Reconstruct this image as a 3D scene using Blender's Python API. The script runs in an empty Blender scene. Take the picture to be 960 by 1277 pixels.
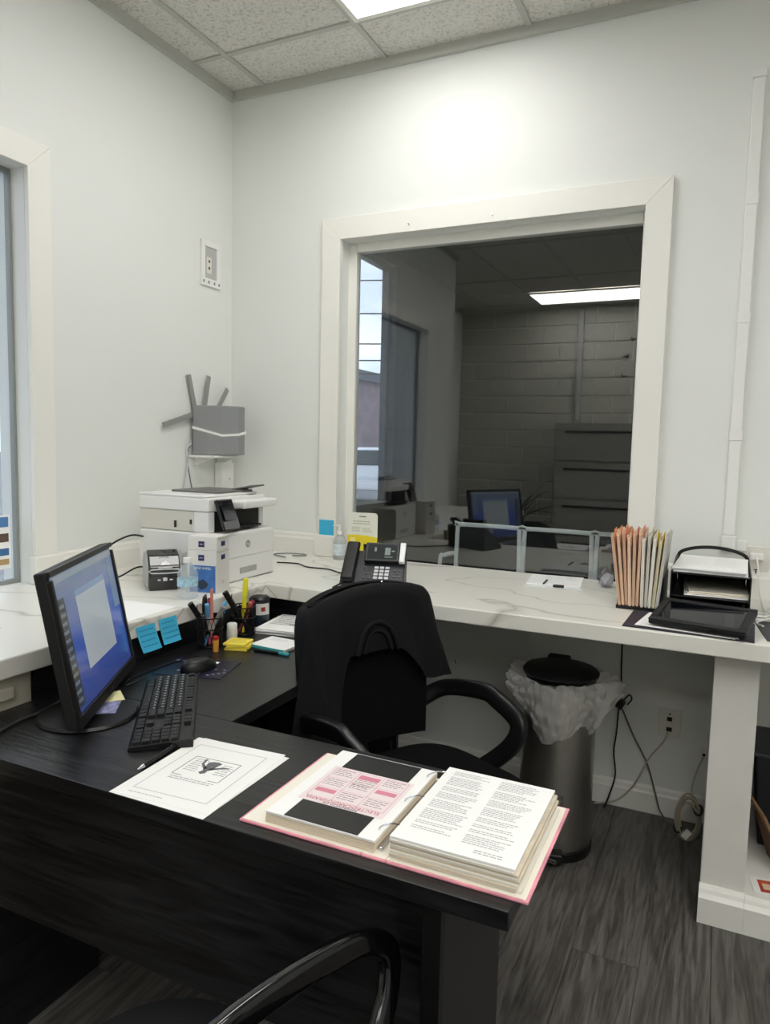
import bpy, bmesh, math, random
from mathutils import Vector, Matrix, Euler
random.seed(7)
S = bpy.context.scene
C = S.collection
PI = math.pi

# ------------------------------------------------------------------ camera
def camera():
    yaw, pitch, roll, f = 0.438, -0.0932, 0.0229, 898.67
    w = Vector((-math.sin(yaw)*math.cos(pitch), math.cos(yaw)*math.cos(pitch), math.sin(pitch)))
    r = Vector((math.cos(yaw), math.sin(yaw), 0)); u = r.cross(w)
    c, s = math.cos(roll), math.sin(roll)
    r2 = r*c + u*s; u2 = u*c - r*s
    cd = bpy.data.cameras.new('camera'); cd.sensor_fit = 'HORIZONTAL'; cd.sensor_width = 36
    cd.lens = f/960*36; cd.clip_start = .02; cd.clip_end = 300
    o = bpy.data.objects.new('camera', cd); C.objects.link(o)
    m = Matrix((r2, u2, -w)).transposed().to_4x4(); m.translation = (2.1871, -2.8825, 1.3987)
    o.matrix_world = m; S.camera = o
camera()

# ------------------------------------------------------------------ world, exposure
W = bpy.data.worlds.new('overcast_sky'); S.world = W; W.use_nodes = True
nt = W.node_tree; nt.nodes.clear()
tc = nt.nodes.new('ShaderNodeTexCoord'); nz = nt.nodes.new('ShaderNodeTexNoise'); nz.inputs['Scale'].default_value = 5; nz.inputs['Detail'].default_value = 5
mp = nt.nodes.new('ShaderNodeMapping'); mp.inputs['Scale'].default_value = (1, 1, 3)
cr = nt.nodes.new('ShaderNodeValToRGB'); cr.color_ramp.elements[0].position = .35; cr.color_ramp.elements[0].color = (.52, .58, .76, 1)
cr.color_ramp.elements[1].position = .65; cr.color_ramp.elements[1].color = (.88, .90, .97, 1)
bg = nt.nodes.new('ShaderNodeBackground'); bg.inputs[1].default_value = 2.1
wo = nt.nodes.new('ShaderNodeOutputWorld')
nt.links.new(tc.outputs['Generated'], mp.inputs[0]); nt.links.new(mp.outputs[0], nz.inputs['Vector']); nt.links.new(nz.outputs['Fac'], cr.inputs[0])
nt.links.new(cr.outputs[0], bg.inputs[0]); nt.links.new(bg.outputs[0], wo.inputs[0])
S.view_settings.view_transform = 'Standard'; S.view_settings.look = 'None'
S.view_settings.gamma = 1; S.view_settings.use_curve_mapping = False
S.view_settings.exposure = 0.30
S.cycles.diffuse_bounces = 8; S.cycles.max_bounces = 14; S.cycles.transparent_max_bounces = 16
LAMP = 7.3          # radiance of the ceiling diffusers

# ------------------------------------------------------------------ materials
def lin(h):
    if isinstance(h, str):
        h = h.lstrip('#'); v = [int(h[i:i+2], 16)/255 for i in (0, 2, 4)]
        return tuple(((x/12.92) if x <= .04045 else ((x+.055)/1.055)**2.4) for x in v) + (1,)
    return tuple(h) + (1,)
MATS = {}
def mat(name, col, rough=.5, metal=0, spec=.5, noise=0, nscale=30, bump=0, bscale=200, emit=0, stretch=(1, 1, 1), trans=0, ior=1.45, alpha=1, coat=0):
    if name in MATS: return MATS[name]
    m = bpy.data.materials.new(name); m.use_nodes = True; t = m.node_tree; p = t.nodes['Principled BSDF']
    c = lin(col)
    p.inputs['Base Color'].default_value = c; p.inputs['Roughness'].default_value = rough; p.inputs['Metallic'].default_value = metal
    p.inputs['Specular IOR Level'].default_value = spec; p.inputs['IOR'].default_value = ior
    p.inputs['Transmission Weight'].default_value = trans; p.inputs['Alpha'].default_value = alpha; p.inputs['Coat Weight'].default_value = coat
    if emit: p.inputs['Emission Color'].default_value = c; p.inputs['Emission Strength'].default_value = emit
    if noise or bump:
        tc = t.nodes.new('ShaderNodeTexCoord'); mp = t.nodes.new('ShaderNodeMapping'); mp.inputs['Scale'].default_value = stretch
        t.links.new(tc.outputs['Object'], mp.inputs[0])
    if noise:
        n = t.nodes.new('ShaderNodeTexNoise'); n.inputs['Scale'].default_value = nscale; n.inputs['Detail'].default_value = 4
        r = t.nodes.new('ShaderNodeValToRGB')
        r.color_ramp.elements[0].position = .3; r.color_ramp.elements[1].position = .7
        r.color_ramp.elements[0].color = tuple(x*(1-noise) for x in c[:3]) + (1,); r.color_ramp.elements[1].color = tuple(min(1, x*(1+noise)) for x in c[:3]) + (1,)
        t.links.new(mp.outputs[0], n.inputs['Vector']); t.links.new(n.outputs['Fac'], r.inputs[0]); t.links.new(r.outputs[0], p.inputs['Base Color'])
    if bump:
        n = t.nodes.new('ShaderNodeTexNoise'); n.inputs['Scale'].default_value = bscale; n.inputs['Detail'].default_value = 3
        b = t.nodes.new('ShaderNodeBump'); b.inputs['Strength'].default_value = bump; b.inputs['Distance'].default_value = .002
        t.links.new(mp.outputs[0], n.inputs['Vector']); t.links.new(n.outputs['Fac'], b.inputs['Height']); t.links.new(b.outputs[0], p.inputs['Normal'])
    MATS[name] = m; return m

def wood(name, dark, light, axis, rough, bumpy, rnd=False, scale=6):
    m = bpy.data.materials.new(name); m.use_nodes = True; t = m.node_tree; p = t.nodes['Principled BSDF']; L = t.links.new
    tc = t.nodes.new('ShaderNodeTexCoord'); mp = t.nodes.new('ShaderNodeMapping')
    sc = [scale]*3; sc[axis] = scale*.07; mp.inputs['Scale'].default_value = sc
    L(tc.outputs['Object'], mp.inputs[0]); src = mp.outputs[0]
    if rnd:
        oi = t.nodes.new('ShaderNodeObjectInfo'); ad = t.nodes.new('ShaderNodeVectorMath'); ad.operation = 'ADD'
        ml = t.nodes.new('ShaderNodeMath'); ml.operation = 'MULTIPLY'; ml.inputs[1].default_value = 40
        L(oi.outputs['Random'], ml.inputs[0]); L(src, ad.inputs[0]); L(ml.outputs[0], ad.inputs[1]); src = ad.outputs[0]
    n1 = t.nodes.new('ShaderNodeTexNoise'); n1.inputs['Scale'].default_value = 1.6; n1.inputs['Detail'].default_value = 3; n1.inputs['Distortion'].default_value = 1.2
    n2 = t.nodes.new('ShaderNodeTexNoise'); n2.inputs['Scale'].default_value = 12; n2.inputs['Detail'].default_value = 5; n2.inputs['Distortion'].default_value = .6
    sn = t.nodes.new('ShaderNodeMath'); sn.operation = 'MULTIPLY'; sn.inputs[1].default_value = 26
    si = t.nodes.new('ShaderNodeMath'); si.operation = 'SINE'
    L(src, n1.inputs['Vector']); L(src, n2.inputs['Vector']); L(n1.outputs['Fac'], sn.inputs[0]); L(sn.outputs[0], si.inputs[0])
    a = t.nodes.new('ShaderNodeMath'); a.operation = 'MULTIPLY_ADD'; a.inputs[1].default_value = .16; a.inputs[2].default_value = 0
    L(si.outputs[0], a.inputs[0])
    b = t.nodes.new('ShaderNodeMath'); b.operation = 'ADD'; L(a.outputs[0], b.inputs[0]); L(n2.outputs['Fac'], b.inputs[1])
    r = t.nodes.new('ShaderNodeValToRGB'); r.color_ramp.elements[0].position = .25; r.color_ramp.elements[1].position = .8
    r.color_ramp.elements[0].color = lin(dark); r.color_ramp.elements[1].color = lin(light)
    L(b.outputs[0], r.inputs[0]); out = r.outputs[0]
    if rnd:
        hv = t.nodes.new('ShaderNodeHueSaturation'); mr = t.nodes.new('ShaderNodeMapRange'); mr.inputs['To Min'].default_value = .82; mr.inputs['To Max'].default_value = 1.15
        L(oi.outputs['Random'], mr.inputs['Value']); L(mr.outputs[0], hv.inputs['Value']); L(out, hv.inputs['Color']); out = hv.outputs[0]
    L(out, p.inputs['Base Color'])
    bp = t.nodes.new('ShaderNodeBump'); bp.inputs['Strength'].default_value = bumpy; bp.inputs['Distance'].default_value = .001
    L(b.outputs[0], bp.inputs['Height']); L(bp.outputs[0], p.inputs['Normal'])
    p.inputs['Roughness'].default_value = rough; MATS[name] = m; return m

def marble():
    m = bpy.data.materials.new('marble'); m.use_nodes = True; t = m.node_tree; p = t.nodes['Principled BSDF']; L = t.links.new
    tc = t.nodes.new('ShaderNodeTexCoord'); mp = t.nodes.new('ShaderNodeMapping'); mp.inputs['Rotation'].default_value = (0, 0, .6); mp.inputs['Scale'].default_value = (1.1, 1.9, 1.9)
    L(tc.outputs['Object'], mp.inputs[0])
    n = t.nodes.new('ShaderNodeTexNoise'); n.inputs['Scale'].default_value = 1.3; n.inputs['Detail'].default_value = 3; n.inputs['Distortion'].default_value = .7
    L(mp.outputs[0], n.inputs['Vector'])
    s = t.nodes.new('ShaderNodeMath'); s.operation = 'SUBTRACT'; s.inputs[1].default_value = .5; L(n.outputs['Fac'], s.inputs[0])
    a = t.nodes.new('ShaderNodeMath'); a.operation = 'ABSOLUTE'; L(s.outputs[0], a.inputs[0])
    r = t.nodes.new('ShaderNodeValToRGB'); e = r.color_ramp.elements
    e[0].position = 0; e[0].color = lin('#b3b0a7'); e[1].position = .016; e[1].color = lin('#e3e1d9')
    x = e.new(.005); x.color = lin('#d0cdc4')
    L(a.outputs[0], r.inputs[0]); L(r.outputs[0], p.inputs['Base Color']); p.inputs['Roughness'].default_value = .3
    MATS['marble'] = m; return m

def glass_pane():
    m = bpy.data.materials.new('window_glass'); m.use_nodes = True; t = m.node_tree; t.nodes.clear(); L = t.links.new
    o = t.nodes.new('ShaderNodeOutputMaterial'); mx = t.nodes.new('ShaderNodeMixShader'); tr = t.nodes.new('ShaderNodeBsdfTransparent'); gl = t.nodes.new('ShaderNodeBsdfGlossy')
    tr.inputs[0].default_value = (.93, .955, .95, 1); gl.inputs['Roughness'].default_value = 0.0; gl.inputs[0].default_value = (1, 1, 1, 1)
    lw = t.nodes.new('ShaderNodeLayerWeight'); lw.inputs[0].default_value = .5
    pw = t.nodes.new('ShaderNodeMath'); pw.operation = 'POWER'; pw.inputs[1].default_value = 5
    ma = t.nodes.new('ShaderNodeMath'); ma.operation = 'MULTIPLY_ADD'; ma.inputs[1].default_value = .92; ma.inputs[2].default_value = .092
    L(lw.outputs['Facing'], pw.inputs[0]); L(pw.outputs[0], ma.inputs[0]); L(ma.outputs[0], mx.inputs[0]); L(tr.outputs[0], mx.inputs[1]); L(gl.outputs[0], mx.inputs[2]); L(mx.outputs[0], o.inputs[0])
    MATS['window_glass'] = m; return m

def film(name, col, op, rough=.25):
    m = bpy.data.materials.new(name); m.use_nodes = True; t = m.node_tree; t.nodes.clear(); L = t.links.new
    o = t.nodes.new('ShaderNodeOutputMaterial'); mx = t.nodes.new('ShaderNodeMixShader'); tr = t.nodes.new('ShaderNodeBsdfTransparent')
    m2 = t.nodes.new('ShaderNodeMixShader'); m2.inputs[0].default_value = .35; p = t.nodes.new('ShaderNodeBsdfPrincipled'); tl = t.nodes.new('ShaderNodeBsdfTranslucent')
    p.inputs['Base Color'].default_value = lin(col); p.inputs['Roughness'].default_value = rough; tl.inputs[0].default_value = lin(col)
    mx.inputs[0].default_value = op; L(p.outputs[0], m2.inputs[1]); L(tl.outputs[0], m2.inputs[2]); L(tr.outputs[0], mx.inputs[1]); L(m2.outputs[0], mx.inputs[2]); L(mx.outputs[0], o.inputs[0])
    MATS[name] = m; return m

def tile_mat():
    m = bpy.data.materials.new('acoustic_tile'); m.use_nodes = True; t = m.node_tree; p = t.nodes['Principled BSDF']; L = t.links.new
    tc = t.nodes.new('ShaderNodeTexCoord'); v = t.nodes.new('ShaderNodeTexNoise'); v.inputs['Scale'].default_value = 85; v.inputs['Detail'].default_value = 4
    n2 = t.nodes.new('ShaderNodeTexNoise'); n2.inputs['Scale'].default_value = 260; n2.inputs['Detail'].default_value = 2
    ad = t.nodes.new('ShaderNodeMath'); ad.operation = 'ADD'
    L(tc.outputs['Object'], v.inputs['Vector']); L(tc.outputs['Object'], n2.inputs['Vector']); L(v.outputs['Fac'], ad.inputs[0]); L(n2.outputs['Fac'], ad.inputs[1])
    r = t.nodes.new('ShaderNodeValToRGB'); r.color_ramp.elements[0].position = .36*2; r.color_ramp.elements[0].position = .72; r.color_ramp.elements[1].position = .98
    r.color_ramp.elements[0].color = lin('#a5a39d'); r.color_ramp.elements[1].color = lin('#dddbd5')
    L(ad.outputs[0], r.inputs[0]); L(r.outputs[0], p.inputs['Base Color']); p.inputs['Roughness'].default_value = .95
    b = t.nodes.new('ShaderNodeBump'); b.inputs['Strength'].default_value = .5; b.inputs['Distance'].default_value = .002; L(ad.outputs[0], b.inputs['Height']); L(b.outputs[0], p.inputs['Normal'])
    MATS['acoustic_tile'] = m; return m

wall_m = mat('white_wall_paint', '#e2e4e1', .5, bump=.05, bscale=60)
trim_m = mat('white_trim_paint', '#e9e8e2', .35)
grid_m = mat('grey_ceiling_grid', '#bdbeb8', .5)
tile_m = tile_mat(); marb_m = marble(); glass_m = glass_pane()
desk_m = wood('black_desk_wood', '#060607', '#242427', 0, .33, .6, scale=9)
desky_m = wood('black_desk_wood_cross', '#070708', '#1f1f22', 1, .33, .35, scale=9)
floor_m = wood('grey_vinyl_plank', '#403d3a', '#6b6763', 1, .45, .08, rnd=True, scale=10)
blk = mat('black_plastic', '#0d0d0e', .38); blkm = mat('black_matte_plastic', '#121214', .55, bump=.1, bscale=900)
gloss_blk = mat('glossy_black_plastic', '#08080a', .12, coat=.6)
fab_m = mat('black_chair_fabric', '#0a0a0c', .95, spec=.15, bump=.5, bscale=700); jack_m = mat('black_jacket_cloth', '#0d0d0f', .85, spec=.3, bump=.4, bscale=900)
paper_m = mat('white_paper', '#f2f2f0', .8); paperc_m = mat('cream_paper', '#e9e3d3', .8); ink_m = mat('grey_print', '#8c8c8e', .9); inkd_m = mat('dark_print', '#3a3a3d', .9)
white_m = mat('white_plastic', '#e8e8e6', .4); offw_m = mat('warm_white_plastic', '#dedbd2', .45); grey_m = mat('grey_plastic', '#85878a', .5)
steel_m = mat('brushed_steel', '#bdbab4', .34, metal=1, noise=.15, nscale=60, stretch=(30, 30, .4)); chrome = mat('chrome', '#c8c8ca', .15, metal=1)
blue_note = mat('blue_sticky_paper', '#45b7e0', .85); yel_note = mat('yellow_sticky_paper', '#f0dc55', .85); bag_m = film('clear_bag_film', '#f4f3ef', .36, .25)
card_m = mat('cardboard', '#8a6a4c', .9, noise=.1)

# ------------------------------------------------------------------ mesh helpers
def finish(bm, name, m, parent=None, loc=(0, 0, 0), rot=(0, 0, 0), smooth=False):
    me = bpy.data.meshes.new(name); bmesh.ops.recalc_face_normals(bm, faces=bm.faces); bm.to_mesh(me); bm.free()
    if m: me.materials.append(m)
    if smooth:
        for p in me.polygons: p.use_smooth = True
        try: me.set_sharp_from_angle(angle=math.radians(40))
        except Exception: pass
    o = bpy.data.objects.new(name, me); C.objects.link(o); o.location = loc; o.rotation_euler = rot
    if parent: o.parent = parent
    return o
def tag(o, label=None, cat=None, group=None, kind=None):
    if label: o['label'] = label
    if cat: o['category'] = cat
    if group: o['group'] = group
    if kind: o['kind'] = kind
    return o
def thing(name, label, cat, loc=(0, 0, 0), rotz=0, group=None):
    o = bpy.data.objects.new(name, None); C.objects.link(o); o.location = loc; o.rotation_euler = (0, 0, rotz); o.empty_display_size = .05
    return tag(o, label, cat, group)
def st(o, label=None):
    o['kind'] = 'structure'
    if label: o['label'] = label
    return o
def box(name, c, s, m, parent=None, bevel=0, rot=(0, 0, 0), seg=2):
    seg = 4 if bevel >= .005 else seg
    bm = bmesh.new(); bmesh.ops.create_cube(bm, size=1); bmesh.ops.scale(bm, vec=s, verts=bm.verts)
    if bevel: bmesh.ops.bevel(bm, geom=list(bm.edges), offset=min(bevel, min(s)*.49), segments=seg, affect='EDGES', profile=.5)
    o = finish(bm, name, m, parent, c, rot, smooth=bevel >= .005)
    if bevel >= .005: o.modifiers.new('weighted', 'WEIGHTED_NORMAL').keep_sharp = False
    return o
def bx(name, a, b, m, parent=None, bevel=0):
    c = [(p+q)/2 for p, q in zip(a, b)]; s = [abs(q-p) for p, q in zip(a, b)]
    o = box(name, c, s, m, parent, bevel); o.data.transform(Matrix.Translation(c)); o.location = (0, 0, 0)
    return o
def catmull(pts, n=6, closed=False):
    P = [Vector(p) for p in pts]; out = []; N = len(P)
    rng = range(N) if closed else range(N-1)
    for i in rng:
        if closed: p0, p1, p2, p3 = P[i-1], P[i], P[(i+1) % N], P[(i+2) % N]
        else: p0, p1, p2, p3 = P[max(i-1, 0)], P[i], P[i+1], P[min(i+2, N-1)]
        for k in range(n):
            t = k/n; out.append(.5*((2*p1)+(p2-p0)*t+(2*p0-5*p1+4*p2-p3)*t*t+(3*p1-p0-3*p2+p3)*t**3))
    if not closed: out.append(P[-1])
    return out
def sweep_bm(pts, prof, up=Vector((0, 0, 1)), closed=False, bm=None):
    bm = bm or bmesh.new(); rings = []; N = len(pts)
    side = None
    for i, p in enumerate(pts):
        a = pts[i-1] if (i > 0 or closed) else p; b = pts[(i+1) % N] if (i < N-1 or closed) else p
        t = (b-a).normalized()
        if side is None:
            u0 = up if abs(t.dot(up)) < .95 else Vector((1, 0, 0)); side = t.cross(u0).normalized()
        else:
            side = (side - t*side.dot(t)); side.normalize()
        nrm = side.cross(t)
        rings.append([bm.verts.new(p+side*q[0]+nrm*q[1]) for q in prof])
    M = len(prof)
    for i in range(N if closed else N-1):
        r0, r1 = rings[i], rings[(i+1) % N]
        for k in range(M): bm.faces.new((r0[k], r0[(k+1) % M], r1[(k+1) % M], r1[k]))
    if not closed:
        bm.faces.new(rings[0][::-1]); bm.faces.new(rings[-1])
    return bm
def circ(r, n=8, ry=None): return [(r*math.cos(2*PI*k/n), (ry or r)*math.sin(2*PI*k/n)) for k in range(n)]
def tube(name, pts, r, m, parent=None, n=8, sub=6, closed=False, up=(0, 0, 1)):
    P = catmull(pts, sub, closed) if sub > 1 else [Vector(p) for p in pts]
    return finish(sweep_bm(P, circ(r, n), Vector(up), closed), name, m, parent, smooth=True)
def strap(name, pts, w, t, m, parent=None, sub=6, up=(0, 0, 1), closed=False, rd=.4):
    P = catmull(pts, sub, closed); e = rd
    prof = [(w/2*math.copysign(abs(math.cos(a))**e, math.cos(a)), t/2*math.copysign(abs(math.sin(a))**e, math.sin(a))) for a in [2*PI*(k+.5)/16 for k in range(16)]]
    return finish(sweep_bm(P, prof, Vector(up), closed), name, m, parent, smooth=True)
def lathe(name, prof, m, parent=None, loc=(0, 0, 0), n=28, rot=(0, 0, 0)):
    bm = bmesh.new(); rings = []
    for r, z in prof:
        if r < 1e-6: rings.append([bm.verts.new((0, 0, z))])
        else: rings.append([bm.verts.new((r*math.cos(2*PI*k/n), r*math.sin(2*PI*k/n), z)) for k in range(n)])
    for a, b in zip(rings, rings[1:]):
        for k in range(n):
            k2 = (k+1) % n
            if len(a) == 1 and len(b) == 1: continue
            if len(a) == 1: bm.faces.new((a[0], b[k], b[k2]))
            elif len(b) == 1: bm.faces.new((a[k], a[k2], b[0]))
            else: bm.faces.new((a[k], a[k2], b[k2], b[k]))
    return finish(bm, name, m, parent, loc, rot, smooth=True)
def cyl(name, p0, p1, r, m, parent=None, n=16):
    return finish(sweep_bm([Vector(p0), Vector(p1)], circ(r, n)), name, m, parent, smooth=True)
def prism(name, poly, axis, a, b, m, parent=None, bevel=0, loc=(0, 0, 0), rot=(0, 0, 0)):
    """poly in the two other axes (in order), extruded on axis from a to b"""
    bm = bmesh.new()
    def mk(p, h):
        v = [0, 0, 0]; o = [i for i in range(3) if i != axis]; v[o[0]], v[o[1]], v[axis] = p[0], p[1], h; return bm.verts.new(v)
    A = [mk(p, a) for p in poly]; B = [mk(p, b) for p in poly]; n = len(poly)
    bm.faces.new(A); bm.faces.new(B[::-1])
    for k in range(n): bm.faces.new((A[k], B[k], B[(k+1) % n], A[(k+1) % n]))
    bmesh.ops.recalc_face_normals(bm, faces=bm.faces)
    if bevel: bmesh.ops.bevel(bm, geom=list(bm.edges), offset=bevel, segments=2, affect='EDGES', profile=.5)
    return finish(bm, name, m, parent, loc, rot)
def gridsheet(name, f, nu, nv, th, m, parent=None, loc=(0, 0, 0), rot=(0, 0, 0), closeu=False):
    bm = bmesh.new(); V = [[bm.verts.new(f(i/nu, j/nv)) for j in range(nv+1)] for i in range(nu if closeu else nu+1)]
    for i in range(nu):
        i2 = (i+1) % nu if closeu else i+1
        for j in range(nv): bm.faces.new((V[i][j], V[i2][j], V[i2][j+1], V[i][j+1]))
    if th:
        bmesh.ops.recalc_face_normals(bm, faces=bm.faces); bmesh.ops.solidify(bm, geom=list(bm.faces), thickness=th)
    return finish(bm, name, m, parent, loc, rot, smooth=True)
def quads(name, rects, z, m, parent=None, loc=(0, 0, 0), rot=(0, 0, 0)):
    bm = bmesh.new()
    for x0, y0, x1, y1 in rects:
        bm.faces.new([bm.verts.new(p) for p in ((x0, y0, z), (x1, y0, z), (x1, y1, z), (x0, y1, z))])
    return finish(bm, name, m, parent, loc, rot)
def polyflat(name, polys, z, m, parent=None, loc=(0, 0, 0), rot=(0, 0, 0)):
    bm = bmesh.new()
    for P in polys: bm.faces.new([bm.verts.new((p[0], p[1], z)) for p in P])
    return finish(bm, name, m, parent, loc, rot)
def text(name, s, size, m, parent, loc, rot=(0, 0, 0), align='CENTER'):
    cu = bpy.data.curves.new(name, 'FONT'); cu.body = s; cu.size = size; cu.align_x = align; cu.align_y = 'CENTER'; cu.resolution_u = 2
    o = bpy.data.objects.new(name, cu); C.objects.link(o); dg = bpy.context.evaluated_depsgraph_get()
    me = bpy.data.meshes.new_from_object(o.evaluated_get(dg)); bpy.data.objects.remove(o); bpy.data.curves.remove(cu)
    me.materials.clear(); me.materials.append(m)
    r = bpy.data.objects.new(name, me); C.objects.link(r); r.parent = parent; r.location = loc; r.rotation_euler = rot; return r
def words(x0, x1, ytop, rows, dy, h, rnd, ragged=.25, gap=.0018, wmin=.004, wmax=.013):
    out = []
    for i in range(rows):
        y = ytop-i*dy; x = x0; end = x1-(x1-x0)*rnd.random()*ragged
        while x < end:
            w = wmin+rnd.random()*(wmax-wmin); out.append((x, y-h, min(x+w, x1), y)); x += w+gap
    return out
def copyobj(o, parent=None, loc=None):
    c = o.copy(); C.objects.link(c); c.parent = parent
    if loc is not None: c.location = loc
    return c

# ------------------------------------------------------------------ setting: walls
H = 3.014
def wall_with_hole(name, axis, a, b, u0, u1, z0, z1, hu0, hu1, hz0, hz1, m, label):
    """wall slab between a and b on axis, spanning u0..u1 and z0..z1, with a rectangular opening"""
    bm = bmesh.new()
    def add(p, q, r, s):
        lo = (a, p, r) if axis == 0 else (p, a, r); hi = (b, q, s) if axis == 0 else (q, b, s)
        g = bmesh.ops.create_cube(bm, size=1)['verts']
        for v in g:
            v.co = Vector([lo[i]+(v.co[i]+.5)*(hi[i]-lo[i]) for i in range(3)])
    add(u0, hu0, z0, z1); add(hu1, u1, z0, z1); add(hu0, hu1, z0, hz0); add(hu0, hu1, hz1, z1)
    return st(finish(bm, name, m), label)
wall_with_hole('wall_left', 0, -.15, 0, -2.96, 0, 0, 3.06, -2.33, -1.133, .88, 2.30, wall_m, 'white painted left wall with a tall window opening')
wall_with_hole('wall_back', 1, 0, .12, -.95, 4.2, 0, 3.2, .601, 1.869, .83, 2.292, wall_m, 'white painted back wall with the dark interior window')
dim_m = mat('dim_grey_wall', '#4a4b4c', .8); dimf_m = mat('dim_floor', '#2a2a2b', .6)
st(bx('wall_right', (4.2, -5.45, 0), (4.35, .12, 3.06), wall_m))
st(bx('wall_rear_left', (-.95, -5.45, 0), (-.8, -2.96, 3.06), wall_m))
st(bx('wall_return', (-.8, -2.98, 0), (-.15, -2.86, 3.06), wall_m))
# waiting room behind the interior window
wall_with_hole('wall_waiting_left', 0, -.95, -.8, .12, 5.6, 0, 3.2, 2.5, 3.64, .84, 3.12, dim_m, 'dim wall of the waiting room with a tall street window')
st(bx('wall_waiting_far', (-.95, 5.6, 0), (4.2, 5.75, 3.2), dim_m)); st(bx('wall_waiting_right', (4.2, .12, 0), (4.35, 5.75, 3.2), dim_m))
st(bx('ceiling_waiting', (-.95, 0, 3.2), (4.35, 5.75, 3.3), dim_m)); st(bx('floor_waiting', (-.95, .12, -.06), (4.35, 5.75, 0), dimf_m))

# floor planks
fl = st(bx('floor', (-.8, -5.45, -.05), (4.2, 0, -.006), mat('floor_underlay', '#2a2826', .9)), 'grey wood-look plank floor')
pl_cache = {}
def plank(x, y0, y1):
    L = round(y1-y0, 3)
    if L < .02: return
    if L not in pl_cache:
        o = box('plank', (0, 0, 0), (.1776, L-.001, .006), floor_m, fl, .0008, seg=1); pl_cache[L] = o
    else: o = copyobj(pl_cache[L], fl)
    o.location = (x, (y0+y1)/2, -.003)
cols = 28
for i in range(cols):
    x = -.8+.089+i*.1786
    top = -.0 if x > .08 else -2.99
    y = -5.45+(-(i*.43) % 1.22)-1.22
    while y < top:
        a, b = max(y, -5.45), min(y+1.22, top)
        plank(x, a, b); y += 1.22

# ceiling with tiles and grid
ce = st(bx('ceiling', (-.95, -5.45, 3.05), (4.35, .12, 3.12), mat('ceiling_slab', '#777777', .9)), 'suspended ceiling of speckled grey acoustic tiles')
lights = [(.797, 1.407, -1.5145, -.2945), (2.627, 3.237, -2.7345, -1.5145), (2.017, 2.627, -3.9545, -2.7345), (3.237, 3.847, -3.9545, -2.7345)]  # only the first panel is in view; the rest are added for extra light
xs = [.187+.61*k for k in range(-2, 8)]; ys = [-.2945-1.22*k for k in range(-1, 6)]
tcache = {}
xe = sorted([-.8]+[x for x in xs if -.75 < x < 4.15]+[4.2]); ye = sorted([0]+[y for y in ys if -5.4 < y < -.05]+[-5.45])
for x0, x1 in zip(xe, xe[1:]):
    for y0, y1 in zip(ye, ye[1:]):
        if any(abs(x0-l[0]) < .02 and abs(y0-l[2]) < .02 for l in lights): continue
        if x1 <= .2 and y0 > -2.9 and x1 < 0: continue
        k = (round(x1-x0, 2), round(y1-y0, 2))
        if k not in tcache: o = box('ceiling_tile', (0, 0, 0), (k[0]-.02, k[1]-.02, .015), tile_m, ce, .002, seg=1); tcache[k] = o
        else: o = copyobj(tcache[k], ce)
        o.location = ((x0+x1)/2, (y0+y1)/2, 3.0235)
for x in xs:
    if -.75 < x < 4.15: bx('grid_bar', (x-.012, -5.45, 3.008), (x+.012, -.0 if x > 0 else -2.98, 3.02), grid_m, ce)
for y in ys:
    if -5.4 < y < -.05: bx('grid_bar', (0 if y > -2.9 else -.8, y-.012, 3.0085), (4.2, y+.012, 3.0195), grid_m, ce)
st(bx('trim_1', (0, -.02, 2.976), (4.2, 0, 3.016), grid_m), 'grey ceiling edge angle along the back wall')
st(bx('trim_2', (0, -2.96, 2.976), (.02, -.02, 3.016), grid_m), 'grey ceiling edge angle along the left wall')
lamp_m = mat('lit_diffuser', (1.0, .985, .955), .5, emit=LAMP)
def ceiling_light(x0, x1, y0, y1, label, z=3.005):
    t = thing('ceiling_light', label, 'ceiling light', ((x0+x1)/2, (y0+y1)/2, z), 0, 'recessed ceiling light panels')
    w, d = x1-x0, y1-y0
    box('diffuser', (0, 0, .004), (w-.05, d-.05, .006), lamp_m, t)
    for s in (-1, 1):
        box('frame', (s*(w/2-.018), 0, .006), (.022, d-.012, .014), trim_m, t, .002)
        box('frame', (0, s*(d/2-.018), .006), (w-.06, .022, .014), trim_m, t, .002)
lab = ['bright recessed ceiling light panel nearest the window corner', 'added unseen ceiling light panel over the right part of the room', 'added unseen ceiling light panel just behind the camera', 'added unseen ceiling light panel behind the camera near the right wall']
for l, s in zip(lights, lab): ceiling_light(*l, s)
ceiling_light(.2, 1.42, -5.18, -4.57, 'wide ceiling light panel reflected in the dark window', 2.996)
ceiling_light(2.65, 3.87, -5.18, -4.57, 'added unseen wide ceiling light panel at the rear right of the room', 2.996)  # added panel, out of view, to brighten the rear of the room

# rear block wall (seen mirrored in the window glass)
blkw_m = mat('painted_block', '#c2c0b6', .6, bump=.2, bscale=120)
rw = st(bx('wall_rear', (-.95, -5.6, 0), (4.35, -5.45, 3.06), mat('block_mortar', '#efeeea', .9)), 'painted concrete block wall at the rear of the room')
first = None
for r in range(15):
    off = -.2 if r % 2 else 0
    x = -.8+off
    while x < 4.19:
        a, b = max(x, -.8), min(x+.4, 4.2)
        if b-a > .05:
            if first is None: o = first = box('block', (0, 0, 0), (.382, .02, .184), blkw_m, rw, .004, seg=1)
            else: o = copyobj(first, rw)
            o.scale = ((b-a)/.4, 1, 1)
            o.location = ((a+b)/2, -5.443, .1+r*.2)
        x += .4

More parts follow.
